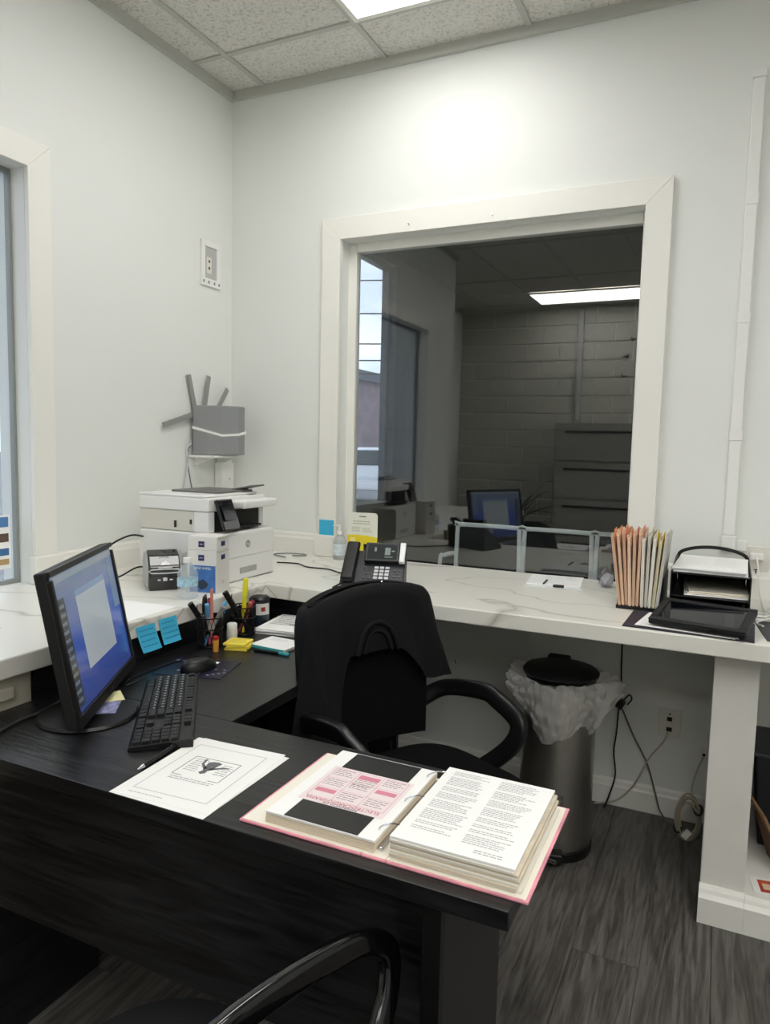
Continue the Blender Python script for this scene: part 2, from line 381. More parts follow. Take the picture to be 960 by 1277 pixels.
# interior window (window_2): trim, stops, glass
w2 = st(bx('window_2', (.64, .072, .885), (1.858, .080, 2.255), glass_m), 'large interior window pane reflecting the room behind')
for n, a, b in (('window_stop', (.601, .06, .885), (.642, .10, 2.292)), ('window_stop', (1.856, .06, .885), (1.869, .10, 2.292)), ('window_stop', (.642, .06, 2.252), (1.856, .10, 2.292))):
    bx(n, a, b, trim_m, w2, .002)
def frame_trim(name, pts_outer, pts_inner, build, label):
    pass
def mitred(name, quad, axis, a, b, label):
    o = prism(name, quad, axis, a, b, trim_m, None, .002); return st(o, label)
x1, x2, z2, tw = .5076, 1.9619, 2.3856, .0933
mitred('trim_3', [(x1, .98), (x1+tw, .98), (x1+tw, z2-tw), (x1, z2)], 1, -.022, 0, 'white left casing of the interior window')
mitred('trim_4', [(x2, .98), (x2-tw, .98), (x2-tw, z2-tw), (x2, z2)], 1, -.022, 0, 'white right casing of the interior window')
mitred('trim_5', [(x1, z2), (x1+tw, z2-tw), (x2-tw, z2-tw), (x2, z2)], 1, -.022, 0, 'white head casing of the interior window')
for xx in (.93, 1.29):
    tag(cyl('nail', (xx, -.022, 2.318), (xx, -.034, 2.321), .0028, chrome), 'small nail in the head casing, %s one' % ('left' if xx < 1 else 'right'), 'nail')
# left window (window_1)
w1 = st(bx('window_1', (-.078, -2.31, .89), (-.070, -1.145, 2.29), glass_m), 'bright street window in the left wall')
for a, b in (((-.085, -1.145, .88), (-.063, -1.133, 2.30)), ((-.085, -2.33, .88), (-.063, -2.31, 2.30)), ((-.085, -2.31, 2.285), (-.063, -1.145, 2.30)), ((-.085, -2.31, .88), (-.063, -1.145, .895))):
    bx('window_frame', a, b, mat('window_frame_grey', '#8d9290', .4), w1, .002)
mitred('trim_6', [(-1.0417, .98), (-1.133, .98), (-1.133, 2.30), (-1.0417, 2.3912)], 0, 0, .02, 'white right casing of the left window')
mitred('trim_7', [(-1.0417, 2.3912), (-1.133, 2.30), (-2.33, 2.30), (-2.42, 2.3912)], 0, 0, .02, 'white head casing of the left window')
mitred('trim_8', [(-2.42, .98), (-2.33, .98), (-2.33, 2.30), (-2.42, 2.3912)], 0, 0, .02, 'white far casing of the left window')
fly = thing('window_flyer', 'small printed flyer stuck to the left window pane', 'flyer', (-.0695, -1.20, .94))
box('sheet', (.0004, 0, .09), (.0008, .07, .19), paper_m, fly)
for zz, hh, cc in ((.16, .035, '#4f7fb5'), (.105, .03, '#5c4a3e'), (.055, .025, '#3f6f9f'), (.02, .02, '#b59a6a')):
    box('print', (.001, 0, zz), (.0004, .055, hh), mat('flyer_ink_'+cc[1:], cc, .7), fly)

# backsplash / plinth mouldings on the counter, and floor baseboards
def base_run(name, a, b, z0, h, th, nrm, label, m=trim_m):
    """moulded board from a to b (2D); nrm is the room-side direction"""
    a = Vector((*a, 0)); b = Vector((*b, 0)); n = Vector((*nrm, 0)); bm = bmesh.new()
    prof = [(0, 0), (th, 0), (th, h*.72), (th*.7, h*.80), (th*.62, h*.93), (th*.3, h), (0, h)]
    R = [[bm.verts.new(p+n*q[0]+Vector((0, 0, z0+q[1]))) for q in prof] for p in (a, b)]
    for k in range(len(prof)): bm.faces.new((R[0][k], R[0][(k+1) % 7], R[1][(k+1) % 7], R[1][k]))
    bm.faces.new(R[0]); bm.faces.new(R[1][::-1])
    return st(finish(bm, name, m), label)
base_run('trim_9', (0, 0), (x1-.012, 0), .88, .10, .014, (0, -1), 'low white moulding on the counter left of the window')
base_run('trim_10', (x2+.012, 0), (4.2, 0), .88, .10, .014, (0, -1), 'low white moulding on the counter right of the window')
base_run('trim_11', (0, -.014), (0, -1.03), .88, .10, .014, (1, 0), 'low white moulding on the counter along the left wall')
for i, (a, b) in enumerate((((x1-.014, -.036, .88), (x1+tw+.004, 0, .98)), ((x2-tw-.004, -.036, .88), (x2+.014, 0, .98)), ((0, -1.145, .88), (.034, -1.028, .98)), ((0, -2.43, .88), (.034, -2.32, .98)))):
    st(bx('trim_%d' % (12+i), a, b, trim_m, None, .006), ['white plinth block under the left window casing', 'white plinth block under the right window casing', 'white plinth block under the street window casing', 'far white plinth block of the street window'][i])
base_run('baseboard_back', (.05, 0), (2.19, 0), 0, .105, .016, (0, -1), 'white baseboard under the counter')

# ------------------------------------------------------------------ countertop
ZC = .88
ct = prism('countertop', [(0.0, -2.9), (.694, -2.9), (.694, -.705), (4.2, -.705), (4.2, 0.0), (1.869, 0.0), (1.869, .06), (.601, .06), (.601, 0.0), (0, 0)], 2, ZC-.05, ZC, marb_m, None, .004)
tag(ct, 'L-shaped white marble-look countertop with thin grey veins', 'countertop')
# stub support wall with skirting and open storage bay
sp = thing('support_partition', 'white painted partition post under the right end of the counter', 'partition', (2.255, -.3, 0))
bx('panel', (-.06, -.30, .0), (.06, .30, ZC-.05), mat('scuffed_white_paint', '#dcdad4', .5, noise=.03, nscale=12), sp, .003)
SK = [(-.335, 0), (-.335, .078), (-.325, .09), (-.32, .10), (-.308, .108), (-.301, .108), (-.301, 0)]
prism('skirting', SK, 0, -.062, .0605, trim_m, sp)
sp = thing('storage_bay', 'open white storage bay under the counter right of the post', 'storage bay', (2.255, -.3, 0))
bx('bay_floor', (.061, -.30, .085), (1.05, .29, .105), trim_m, sp)
prism('skirting', SK, 0, .061, 1.05, trim_m, sp)
bx('bay_side', (1.03, -.30, .105), (1.05, .29, ZC-.05), trim_m, sp)
ls = thing('counter_support', 'off-white slatted support frame under the left counter', 'support', (.6, -2.0, 0))
bx('post', (-.05, .02, 0), (.07, .32, ZC-.051), mat('cream_painted_wood', '#b9b4a4', .6), ls, .003)
bx('rail', (.02, -.5, .775), (.085, .262, .803), mat('cream_painted_wood', '#b9b4a4', .6), ls, .003)
bx('rail', (.0, -.5, .60), (.085, .262, .74), mat('cream_painted_wood', '#b9b4a4', .6), ls, .003)
bx('back_panel', (-.2, -.5, 0), (-.05, .02, ZC-.05), mat('brown_board', '#4a3a2c', .8), ls)

# ------------------------------------------------------------------ desk
ZD = .75
dk = thing('office_desk', 'black woodgrain L-shaped office desk with overhanging top', 'desk', (0, 0, 0))
bx('desktop', (.673, -1.56, ZD-.03), (1.186, -.636, ZD), desky_m, dk, .0015)
bx('desktop_return', (.673, -1.94, ZD-.03), (1.951, -1.5605, ZD), desk_m, dk, .0015)
bx('back_panel', (.65, -1.675, .0), (.672, -.62, ZC-.052), desky_m, dk, .001)
bx('end_panel', (.673, -.66, 0), (1.186, -.637, ZD-.031), desk_m, dk, .001)
bx('privacy_panel', (.673, -.635, .0), (1.20, -.62, ZC-.052), desk_m, dk, .001)
bx('side_panel', (.73, -1.88, 0), (.76, -1.565, ZD-.031), desky_m, dk, .001)
bx('modesty_panel', (.761, -1.90, .39), (1.826, -1.88, ZD-.031), desk_m, dk, .001)
bx('leg_panel', (1.827, -1.92, 0), (1.85, -1.60, ZD-.031), mat('dark_grey_laminate', '#232325', .5), dk, .001)
bx('leg_panel_edge', (1.82, -1.935, 0), (1.85, -1.9205, ZD-.031), mat('black_edge_band', '#09090a', .5), dk, .001)

# ------------------------------------------------------------------ office chairs
def office_chair(label, loc, rotz, arm_m, arm_front, top=.97, aw=.05):
    t = thing('office_chair', label, 'chair', loc, rotz, 'black office chairs at the desk')
    def seat(u, v):
        a = 2*PI*u; e = .55
        cx = math.copysign(abs(math.cos(a))**e, math.cos(a)); cy = math.copysign(abs(math.sin(a))**e, math.sin(a))
        k = math.sin(PI*min(max(v, 0.0001), .9999)); s = k**.35 if 0 < v < 1 else 0
        z = .50-.075*v if v > .5 else .50-.075*v
        zz = .515-.09*(1-math.cos(PI*v))/2
        return (.25*cx*s+.01, .25*cy*s, zz-.02*(cx*s > .7)*(cx*s-.7)/.3)
    gridsheet('seat', seat, 40, 14, 0, fab_m, t, closeu=True)
    def back(u, v):
        y = (u-.5)*2; z = v
        wid = .235*(1-.10*(1-z)**2)*(1-.12*max(0, z-.85)/.15)
        return (-.275-.05*z+.035*y*y, y*wid*.95, .52+z*(top-.52)-.02*y*y*z)
    gridsheet('backrest', back, 14, 14, .02, fab_m, t)
    for s in (-1, 1):
        yb = s*.25
        tube_pts = [(-.27, yb*.8, .60), (-.2, yb, .655), (-.05, yb*1.04, .685), (arm_front-.09, yb*1.05, .672), (arm_front-.01, yb*1.03, .635), (arm_front-.015, yb*.98, .575), (arm_front-.08, yb*.88, .50), (arm_front-.16, yb*.7, .435)]
        strap('armrest', tube_pts, aw, aw*.6, arm_m, t, up=(0, 1, 0), rd=.5, sub=8)
    tube('back_support', [(-.05, 0, .40), (-.2, 0, .405), (-.285, 0, .47), (-.30, 0, .62)], .022, blk, t)
    cyl('gas_lift', (0, 0, .12), (0, 0, .42), .027, blk, t)
    box('seat_mechanism', (0, 0, .415), (.2, .16, .04), blk, t, .01)
    lathe('hub', [(0, .075), (.045, .075), (.05, .10), (.035, .14), (0, .14)], blk, t)
    for k in range(5):
        a = 2*PI*k/5+math.radians(60); ca, sa = math.cos(a), math.sin(a)
        strap('base_leg', [(.03*ca, .03*sa, .115), (.11*ca, .11*sa, .10), (.19*ca, .19*sa, .075)], .045, .028, blk, t, sub=3)
        w = lathe('caster', [(0, -.02), (.026, -.02), (.028, 0), (.026, .02), (0, .02)], blkm, t, (.19*ca, .19*sa, .0285), 14, (PI/2, 0, a+PI/2))
    return t
CH = math.radians(-26)
office_chair('black fabric office chair with a jacket hung over its back', (1.515, -1.146, 0), CH, blk, .10)
office_chair('black office chair with a glossy looped armrest in front of the desk', (1.945, -2.23, 0), math.radians(74), gloss_blk, .24, .86, .038)
stl = thing('round_stool', 'black round stool top at the bottom left edge of the photo', 'stool', (1.49, -2.13, 0))
lathe('seat', [(0, .405), (.13, .405), (.165, .415), (.172, .435), (.162, .458), (.12, .472), (0, .478)], mat('stool_vinyl', '#0c0d10', .6), stl, n=40)
cyl('column', (0, 0, .10), (0, 0, .404), .025, blk, stl)
lathe('foot', [(0, 0), (.17, 0), (.175, .012), (.05, .04), (.026, .10), (0, .10)], blk, stl, n=32)

# jacket hung over the back of the chair
jk = thing('jacket', 'black cloth jacket draped over the office chair backrest', 'jacket', (1.515, -1.146, 0), CH)
def smooth(a, b, x):
    x = max(0, min(1, (x-a)/(b-a))); return x*x*(3-2*x)
def drape(u, v):
    a = 2*PI*u; ca, sa = math.cos(a), math.sin(a); e = .55
    cy = math.copysign(abs(ca)**e, ca); cx = math.copysign(abs(sa)**e, sa)
    hem = .48
    if sa > 0:      # front: long near side, open middle, short far side
        hem = .485+(.80-.485)*smooth(-.55, -.12, ca*1.0)-.11*smooth(.15, .6, ca)+.0
    else: hem = .48+.22*smooth(.3, .9, ca)
    top = .985-.03*cy*cy+.012*cy
    k = min(1, v/.18); cap = math.sqrt(max(0, 1-(1-k)**2))
    z = top-.02*(1-cap)*0-(top-hem)*max(0, v-.04)/.96
    dz = (top-z)/.5
    hw = .232*(.80+.20*cap)+(.022 if ca > 0 else .008)*dz+(.075*dz if ca > .2 and sa > -.4 else 0)*smooth(.2, .8, ca)
    ht = (.012+.040*cap)*(1+.25*dz)
    fold = (.010*math.sin(7*a+5*v+.5)+.006*math.sin(15*a-4*v)+.003*math.sin(27*a+9*v))*min(1, dz*1.6)
    y = cy*hw
    return (-.262-.055*(z-.52)/.45+cx*ht+fold*abs(sa)+.03*(y/.25)**2, y+fold*.8*abs(ca), z)
gridsheet('drape', drape, 110, 36, .004, jack_m, jk, closeu=True)
def onface(y, z): return (-.262-.055*(z-.52)/.45+.064+.03*(y/.25)**2, y, z)
for nm, w, h, z0, r in (('collar', .070, .085, .80, .008), ('collar_seam', .046, .062, .80, .006)):
    tube(nm, [onface(w*math.cos(q)*(1.08 if math.sin(q) < .3 else 1)+.01, z0+h*math.sin(q)) for q in [PI*k/10 for k in range(11)]], r, jack_m, jk, 10)
box('zip_pull', (-.268, .045, .992), (.004, .006, .016), chrome, jk, .001, rot=(.3, .5, 0))
box('zip_tab', (-.19, .285, .735), (.004, .005, .014), chrome, jk, .001)

# ------------------------------------------------------------------ monitor
MY, MT = .535, .183
def screen_m():
    m = mat('screen_picture', '#223a78', .12); t = m.node_tree; p = t.nodes['Principled BSDF']
    tc = t.nodes.new('ShaderNodeTexCoord'); sx = t.nodes.new('ShaderNodeSeparateXYZ'); mr = t.nodes.new('ShaderNodeMapRange')
    mr.inputs['From Min'].default_value = -.15; mr.inputs['From Max'].default_value = .15
    r = t.nodes.new('ShaderNodeValToRGB'); e = r.color_ramp.elements
    e[0].color = lin('#27376f'); e[1].color = lin('#66707e'); x = e.new(.45); x.color = lin('#2f4a8f')  # grey upper end paints a glancing reflection into the screen picture
    t.links.new(tc.outputs['Object'], sx.inputs[0]); t.links.new(sx.outputs['Z'], mr.inputs['Value']); t.links.new(mr.outputs[0], r.inputs[0])
    p.inputs['Base Color'].default_value = (.02, .02, .025, 1); t.links.new(r.outputs[0], p.inputs['Emission Color']); p.inputs['Emission Strength'].default_value = .85
    return m
mo = thing('computer_monitor', 'black computer monitor with a lit screen on a round stand', 'monitor', (.835, -1.624, ZD), MY)
lathe('base', [(0, 0), (.110, 0), (.1125, .003), (.108, .009), (.03, .010), (0, .010)], blk, mo, (-.002, -.074, 0), 48)
MW, MH = .463, .345
ptop = bpy.data.objects.new('pivot', None)
bpy.data.objects.remove(ptop)
R = Euler((0, -MT, 0)).to_matrix()
def mp_(x, y, z): v = R @ Vector((x, y, z)); return (v.x-.002, v.y, v.z+.198)
def mpart(name, c, s, m, bevel=.002, parent=None): return box(name, mp_(*c), s, m, parent or mo, bevel, rot=(0, -MT, 0))
mpart('housing', (-.016, 0, 0), (.026, MW, MH), blkm, .004)
for c, s in (((.0, 0, MH/2-.006), (.010, MW, .012)), ((.0, 0, -MH/2+.013), (.012, MW, .026)), ((.0, MW/2-.007, 0), (.010, .014, MH-.04)), ((.0, -MW/2+.007, 0), (.010, .014, MH-.04))):
    mpart('bezel', c, s, blk, .002)
box('neck', (-.05, -.055, .092), (.03, .07, .17), blk, mo, .006, rot=(0, -.1, 0))
scr = mpart('screen', (-.0015, 0, .006), (.003, MW-.03, MH-.042), screen_m(), 0)
def spart(name, y0, y1, z0, z1, col, e, off=.0004):
    return box(name, (.0015+off, (y0+y1)/2, (z0+z1)/2), (.0004, y1-y0, z1-z0), mat('screen_'+name+col[1:], col, .15, emit=e), scr)
# viewer's left is local -y
spart('window', -.10, .12, -.085, .085, '#8a9299', .5); spart('title_bar', -.10, .12, .085, .10, '#6c7f9a', .4)
spart('side_list', -.215, -.17, -.14, .10, '#3a4048', .25); spart('toolbar', -.215, .215, .135, .15, '#7d858f', .4); spart('right_list', .165, .21, .0, .13, '#66788f', .35)
for k in range(12): spart('icon', -.208, -.178, -.13+k*.019, -.122+k*.019, '#5d6570', .3, .0008)
for c in ((.05,), (-.03,)): pass
lg = text('logo', 'hp', .012, mat('logo_grey', '#7a7c80', .4), mo, mp_(.0068, 0, -MH/2+.012), (PI/2, 0, PI/2))
tag(box('business_card', (.893, -1.652, ZD+.0108), (.078, .05, .0008), mat('card_violet', '#8d90b8', .6, noise=.5, nscale=60), None, rot=(0, 0, math.radians(-54))), 'small blue and white card on the monitor base', 'card')
bpy.data.objects['business_card'].location.z = ZD+.0108
tag(box('sticky_note', (.850, -1.592, ZD+.0118), (.065, .045, .001), mat('pale_yellow_note', '#e6e2b0', .85), None, rot=(.0, .04, math.radians(-35))), 'pale yellow note lying on the monitor base', 'note')
tag(tube('monitor_cable', [(.79, -1.59, ZD+.08), (.765, -1.66, ZD+.02), (.765, -1.72, ZD+.004), (.77, -1.80, ZD+.004), (.80, -1.90, ZD+.004)], .0035, mat('grey_cable', '#3a3b3d', .5)), 'dark grey cable running from the monitor across the desk edge', 'cable')
tag(tube('keyboard_cable', [(.815, -1.44, ZD+.012), (.80, -1.50, ZD+.004), (.775, -1.47, ZD+.004), (.765, -1.42, ZD+.004), (.77, -1.30, ZD+.004), (.79, -1.20, ZD+.004)], .0022, blk), 'thin black cable curling behind the keyboard', 'cable')

# ------------------------------------------------------------------ keyboard
ka = math.atan2(.35, -.278)
kb = thing('keyboard', 'black full-size computer keyboard on the desk', 'keyboard', (1.015, -1.583, ZD), ka-PI)   # local x along the long side
prism('body', [(-.066, 0), (-.066, .008), (-.060, .011), (.060, .020), (.066, .018), (.066, 0)], 0, -.222, .222, blk, kb, .0015)
key0 = None
keym = mat('key_black', '#17171a', .45)
def key(x, y, w, h=.0155):
    global key0
    if key0 is None: key0 = box('key', (0, 0, 0), (1, 1, 1), keym, kb, 0); o = key0; me = o.data
    else: o = copyobj(key0, kb)
    o.scale = (w, h, .006); o.location = (x, y, .0155+.075*y+.003); o.rotation_euler = (.075, 0, 0)
for r in range(6):
    y = .051-r*.0193-(.004 if r else 0)
    x = -.212
    if r == 5: ws = [1.25, 1.25, 1.25, 6.25, 1.25, 1.25, 1.25, 1.25]
    elif r == 0: ws = [1]+[-.7]+[1]*4+[-.35]+[1]*4+[-.35]+[1]*4
    elif r == 1: ws = [1]*13+[2]
    elif r == 2: ws = [1.5]+[1]*12+[1.5]
    elif r == 3: ws = [1.75]+[1]*11+[2.25]
    else: ws = [2.25]+[1]*10+[2.75]
    for w in ws:
        if w > 0: key(x+w*.0188/2, y, w*.0188-.003)
        x += abs(w)*.0188
    for k in range(3):
        if r in (0, 1, 2) or r == 5 or (r == 4 and k == 1): key(.089+k*.0188, y, .0158)
    if r > 0:
        for k in range(4): key(.152+k*.0188, y, .0158)
leg = quads('key_legend', [(-.205+i*.0188, .025-j*.0193+.002, -.2+i*.0188, .025-j*.0193+.006) for i in range(13) for j in range(4)], 0, mat('legend_white', '#b9bcc2', .7), kb)
leg.location = (0, 0, .0222); leg.rotation_euler = (.075, 0, 0)

# mouse and mat
mm = thing('mouse_mat', 'dark purple mouse mat printed with pale dots', 'mouse mat', (.86, -1.285, ZD), math.radians(15))
box('pad', (0, 0, .001), (.20, .16, .002), mat('mat_dark', '#17172a', .35, noise=.6, nscale=25), mm, .0008)
rr = random.Random(3)
quads('print', [(x, y, x+.008, y+.006) for x, y in [(-.09+.018*k, .05-.003*k) for k in range(5)]+[(.05+.012*k, -.06+.01*k) for k in range(4)]+[(rr.uniform(-.09, .08), rr.uniform(-.07, .06)) for k in range(10)]], .0023, mat('mat_print', '#a9abc8', .5), mm)
quads('white_label', [(-.01, .045, .04, .062)], .0024, paper_m, mm)
ms = thing('computer_mouse', 'black computer mouse on the dark mat', 'mouse', (.875, -1.300, ZD+.002), math.radians(70))
def mshell(u, v):
    a = 2*PI*u; q = v*PI/2
    return (.056*math.cos(a)*math.cos(q)**.6 if v < 1 else 0, .031*math.sin(a)*math.cos(q)**.6 if v < 1 else 0, .034*math.sin(q)*(1-.15*math.cos(a)*math.cos(q))+.001)
gridsheet('shell', mshell, 32, 12, 0, blk, ms, closeu=True)
cyl('scroll_wheel', (.032, -.004, .0275), (.032, .004, .0275), .007, blkm, ms)
box('button_seam', (.036, 0, .0262), (.034, .0012, .003), mat('seam', '#000000', .6), ms, rot=(0, .42, 0))

# ------------------------------------------------------------------ papers on the desk return
rnd = random.Random(11)
pp = thing('printed_sheet', 'white sheet with a framed grey drawing on the desk', 'paper', (1.298, -1.797, ZD+.0012), math.radians(3.5))
box('sheet', (0, 0, 0), (.216, .268, .0006), paper_m, pp)
fr = []
for (a, b, w) in ((.082, .105, .0022),): fr += [(-a, -b, a, -b+w), (-a, b-w, a, b), (-a, -b, -a+w, b), (a-w, -b, a, b)]
quads('border', fr, .0005, mat('pale_grey_print', '#c9c9cc', .9), pp)
quads('inner_frame', [(-.052, .052, .052, .054), (-.052, -.03, -.03, -.028), (.03, -.03, .052, -.028), (-.054, -.028, -.052, .054), (.052, -.028, .054, .054)], .0005, ink_m, pp)
quads('text_lines', words(-.045, -.016, .045, 7, .008, .003, rnd)+words(.022, .048, .04, 6, .008, .003, rnd)+words(-.05, .05, -.036, 2, .007, .003, rnd)+words(-.08, .0, -.118, 1, .007, .002, rnd), .0005, mat('light_print', '#b5b5b8', .9), pp)['kind'] = 'stuff'
# dark motif, drawn upside down for the viewer: a stalk with raised fronds
polyflat('drawing', [[(-.006, .005), (.008, .006), (.016, .042), (.006, .046), (-.006, .044), (-.014, .038)], [(-.006, .008), (-.002, .014), (-.020, .032), (-.022, .05), (-.028, .048), (-.024, .028)], [(.008, .008), (.004, .016), (.026, .03), (.04, .032), (.04, .028), (.028, .024)], [(-.004, .005), (-.008, -.006), (0, -.011), (.007, -.005), (.006, .006)]], .0006, mat('drawing_grey', '#6a6b6e', .9), pp)
tag(box('paper_sheet', (1.304, -1.802, ZD+.0004), (.216, .275, .0006), paper_m, None, rot=(0, 0, math.radians(.3))), 'plain white sheet lying under the framed drawing', 'paper')
pn = thing('ballpoint_pen', 'black ballpoint pen with silver tip beside the drawing sheet', 'pen', (1.178, -1.78, ZD+.006), math.radians(96))
cyl('barrel', (-.06, 0, 0), (.06, 0, 0), .005, blk, pn); lathe('tip', [(.005, 0), (.0045, .006), (.0012, .018), (0, .018)], chrome, pn, (-.06, 0, 0), 12, (0, -PI/2, 0)); box('clip', (.045, 0, .006), (.03, .003, .0015), chrome, pn)

# ------------------------------------------------------------------ ring binder
bd = thing('ring_binder', 'open pink-edged ring binder with thick page stacks on the desk', 'binder', (1.47, -1.913, ZD))
cov = mat('binder_cream_liner', '#efeadd', .6); pink = mat('binder_pink', '#e59aa8', .6, noise=.25, nscale=14)
bx('left_cover', (0, 0, 0), (.233, .302, .004), pink, bd, .0012); bx('left_liner', (.005, .004, .004), (.233, .298, .005), cov, bd)
bx('spine', (.234, 0, 0), (.276, .302, .004), pink, bd, .0012); bx('spine_liner', (.234, .004, .004), (.276, .298, .005), cov, bd)
bx('right_cover', (.277, 0, 0), (.502, .302, .004), pink, bd, .0012); bx('right_liner', (.277, .004, .004), (.497, .298, .005), cov, bd)
pr2 = random.Random(5)
edge_m = mat('page_edges', '#d9cdb8', .9, noise=.12, nscale=40, stretch=(1, 1, 60))
for i in range(5):
    d = pr2.uniform(-.0015, .0015)
    bx('page_stack', (.046+d, .010+d, .0052+i*.0040), (.252+d, .285+d, .0092+i*.0040), edge_m if i < 4 else paper_m, bd, .0006)
for i in range(8):
    d = pr2.uniform(-.002, .002)
    bx('page_stack', (.279, .010+d, .0052+i*.0046), (.486+d*1.5-i*.001, .282+d, .0098+i*.0046), (edge_m if i % 2 else mat('page_edges_white', '#e6e2d8', .9)) if i < 7 else paper_m, bd, .0008)
zt = .0256
quads('black_insert', [(.082, .012, .222, .283)], zt, mat('black_insert_card', '#232222', .35), bd)
quads('pocket_card', [(.070, .074, .236, .215)], zt+.0004, mat('pink_white_card', '#ecdfe0', .6), bd)
pk = mat('card_pink_ink', '#d78a9c', .8); pk2 = mat('card_red_ink', '#b83a55', .8)
quads('card_grid', [(.078, y, .228, y+.0012) for y in (.092, .13, .168, .208)]+[(x, .092, x+.0012, .208) for x in (.078, .127, .178, .228)], zt+.0007, mat('card_pale_pink_ink', '#dcaab6', .8), bd)
for r_ in ((.082, .112, .122, .126), (.184, .150, .224, .164), (.132, .186, .174, .202)): quads('card_panel', [r_], zt+.0007, pk, bd)
cw = []
for x0, x1, yt, rows in ((.082, .122, .205, 4), (.132, .174, .183, 4), (.184, .224, .205, 4), (.082, .122, .164, 4), (.132, .174, .126, 4), (.184, .224, .126, 4), (.132, .174, .164, 3)): cw += words(x0, x1, yt, rows, .007, .0022, rnd)
quads('card_text', cw, zt+.0008, mat('card_grey_ink', '#a58f95', .9), bd)
text('card_title', 'ELECTROCARDIOGRAMA', .0125, pk2, bd, (.153, .0865, zt+.0009), (0, 0, PI)); text('card_heading', 'REFERENCIA DE', .0095, mat('card_navy_ink', '#4a4560', .8), bd, (.153, .0785, zt+.0009), (0, 0, PI))
pg = []
zr = .0421
for (x0, x1) in ((.297, .372), (.385, .458)):
    y = .268
    while y > .045:
        n = pr2.randint(2, 6); pg += words(x0, x1, y, n, .0058, .0024, pr2, .35, .0012, .002, .008); y -= n*.0058+.006
pg += words(.41, .455, .032, 2, .006, .0026, pr2, .1)
quads('page_text', pg, zr+.0003, mat('page_grey_ink', '#b7b7b8', .9), bd)
bx('ring_rail', (.247, .02, .005), (.263, .28, .011), chrome, bd, .002)
for y in (.045, .15, .255):
    o = tube('ring', [(.244, y, .0245), (.247, y, .030), (.255, y, .036), (.268, y, .0415), (.281, y, .0425)], .0014, chrome, bd, 6, up=(0, 1, 0))

# ------------------------------------------------------------------ desk clutter by the privacy panel
mesh_m = mat('black_wire_mesh', '#0c0c0d', .45, metal=.3)
def wire_cup(label, loc, r, h):
    t = thing('pen_cup', label, 'pen cup', loc, 0, 'black wire mesh pen cups')
    bm = bmesh.new(); n = 20
    for k in range(n):
        a = 2*PI*k/n; a2 = a+2*PI/n*2
        for q in (a2, a-2*PI/n*2):
            P = [Vector((r*(.86+.14*s)*math.cos(a+(q-a)*s), r*(.86+.14*s)*math.sin(a+(q-a)*s), .003+(h-.005)*s)) for s in (0, .25, .5, .75, 1)]
            sweep_bm(P, circ(.0011, 4), bm=bm)
    finish(bm, 'mesh_wall', mesh_m, t)
    for rr, z in ((r, h), (r*.86, .004), (r*.95, h*.62)):
        tube('rim' if z == h else 'wire_band', [(rr*math.cos(2*PI*k/16), rr*math.sin(2*PI*k/16), z) for k in range(16)], .0022, mesh_m, t, 6, 2, True)
    lathe('cup_floor', [(0, 0), (r*.86, 0), (r*.86, .003), (0, .003)], mesh_m, t); return t
c1 = (.742, -1.085, ZD); c2 = (.745, -.915, ZD)
wire_cup('black wire mesh pen cup holding scissors and a coral ruler', c1, .042, .095)
wire_cup('black wire mesh pen cup holding a yellow highlighter', c2, .040, .095)
def pen(label, c, dx, dy, L, r, col, capcol, name='pen', cat='pen', group='pens standing in the wire cups'):
    base = Vector((c[0]-dx*.022, c[1]-dy*.022, c[2]+.006)); tip = Vector((c[0]+dx*.036, c[1]+dy*.036, c[2]+.095)); d = (tip-base).normalized()
    t = thing(name, label, cat, base, 0, group)
    cyl('barrel', (0, 0, 0), d*L*.68, r, mat('pen_'+col[1:], col, .4), t, 10); cyl('cap', d*L*.681, d*L, r*1.12, mat('pen_'+capcol[1:], capcol, .4), t, 10)
    box('clip', tuple(d*L*.84+Vector((r*1.3, 0, 0))), (.0015, .003, L*.2), mat('pen_'+capcol[1:], capcol, .4), t)
pen('white pen with light blue cap in the cup by the water bottle', c1, .3, -.6, .15, .006, '#d8d8d4', '#5fa0cc')
pen('black marker leaning left in the cup by the water bottle', c1, -.4, -.9, .165, .008, '#1a1a1d', '#0c0c0e')
pen('blue pen leaning right in the cup by the water bottle', c1, .3, .9, .15, .006, '#3f86b8', '#58a5d0')
pen('dark red pen at the right of the scissors cup', c1, -.6, .7, .155, .006, '#a03048', '#7c1f35')
pen('grey pen at the front of the scissors cup', c1, .8, .1, .14, .006, '#bdbdb8', '#8a8a88')
pen('yellow highlighter standing tall in the second wire cup', c2, .1, .0, .185, .008, '#e8e02a', '#f2ec38', 'highlighter', 'highlighter')
pen('black marker pen in the second wire cup', c2, -.5, -.75, .165, .009, '#151517', '#0b0b0d')
pen('dark red marker in the second wire cup', c2, .3, .85, .12, .007, '#6d1f2c', '#8f2a3a')
pen('maroon pen in front in the second wire cup', c2, .8, -.3, .125, .005, '#5a2430', '#b2604a')
sc = thing('scissors', 'black-handled scissors standing in the scissors cup', 'scissors', (c1[0]-.005, c1[1]-.02, c1[2]+.006), .5)
box('blade', (0, -.003, .05), (.002, .010, .10), chrome, sc, rot=(.1, 0, 0)); box('blade', (.002, .004, .05), (.002, .010, .10), chrome, sc, rot=(-.05, 0, 0))
for s in (-1, 1): strap('handle', [(0, s*.012+.018*math.cos(a)*.7, .132+.024*math.sin(a)) for a in [2*PI*k/10 for k in range(10)]], .008, .006, blk, sc, 3, (1, 0, 0), True)
rl = thing('ruler', 'coral pink ruler strip standing in the scissors cup', 'ruler', (c1[0]+.006, c1[1]+.002, c1[2]+.006), .4)
box('strip', (0, 0, .09), (.0025, .026, .175), mat('coral', '#e8917c', .6), rl, .001, rot=(.05, .0, 0))
we = thing('correction_bottle', 'small white plastic bottle between the wire cups', 'bottle', (.772, -1.012, ZD))
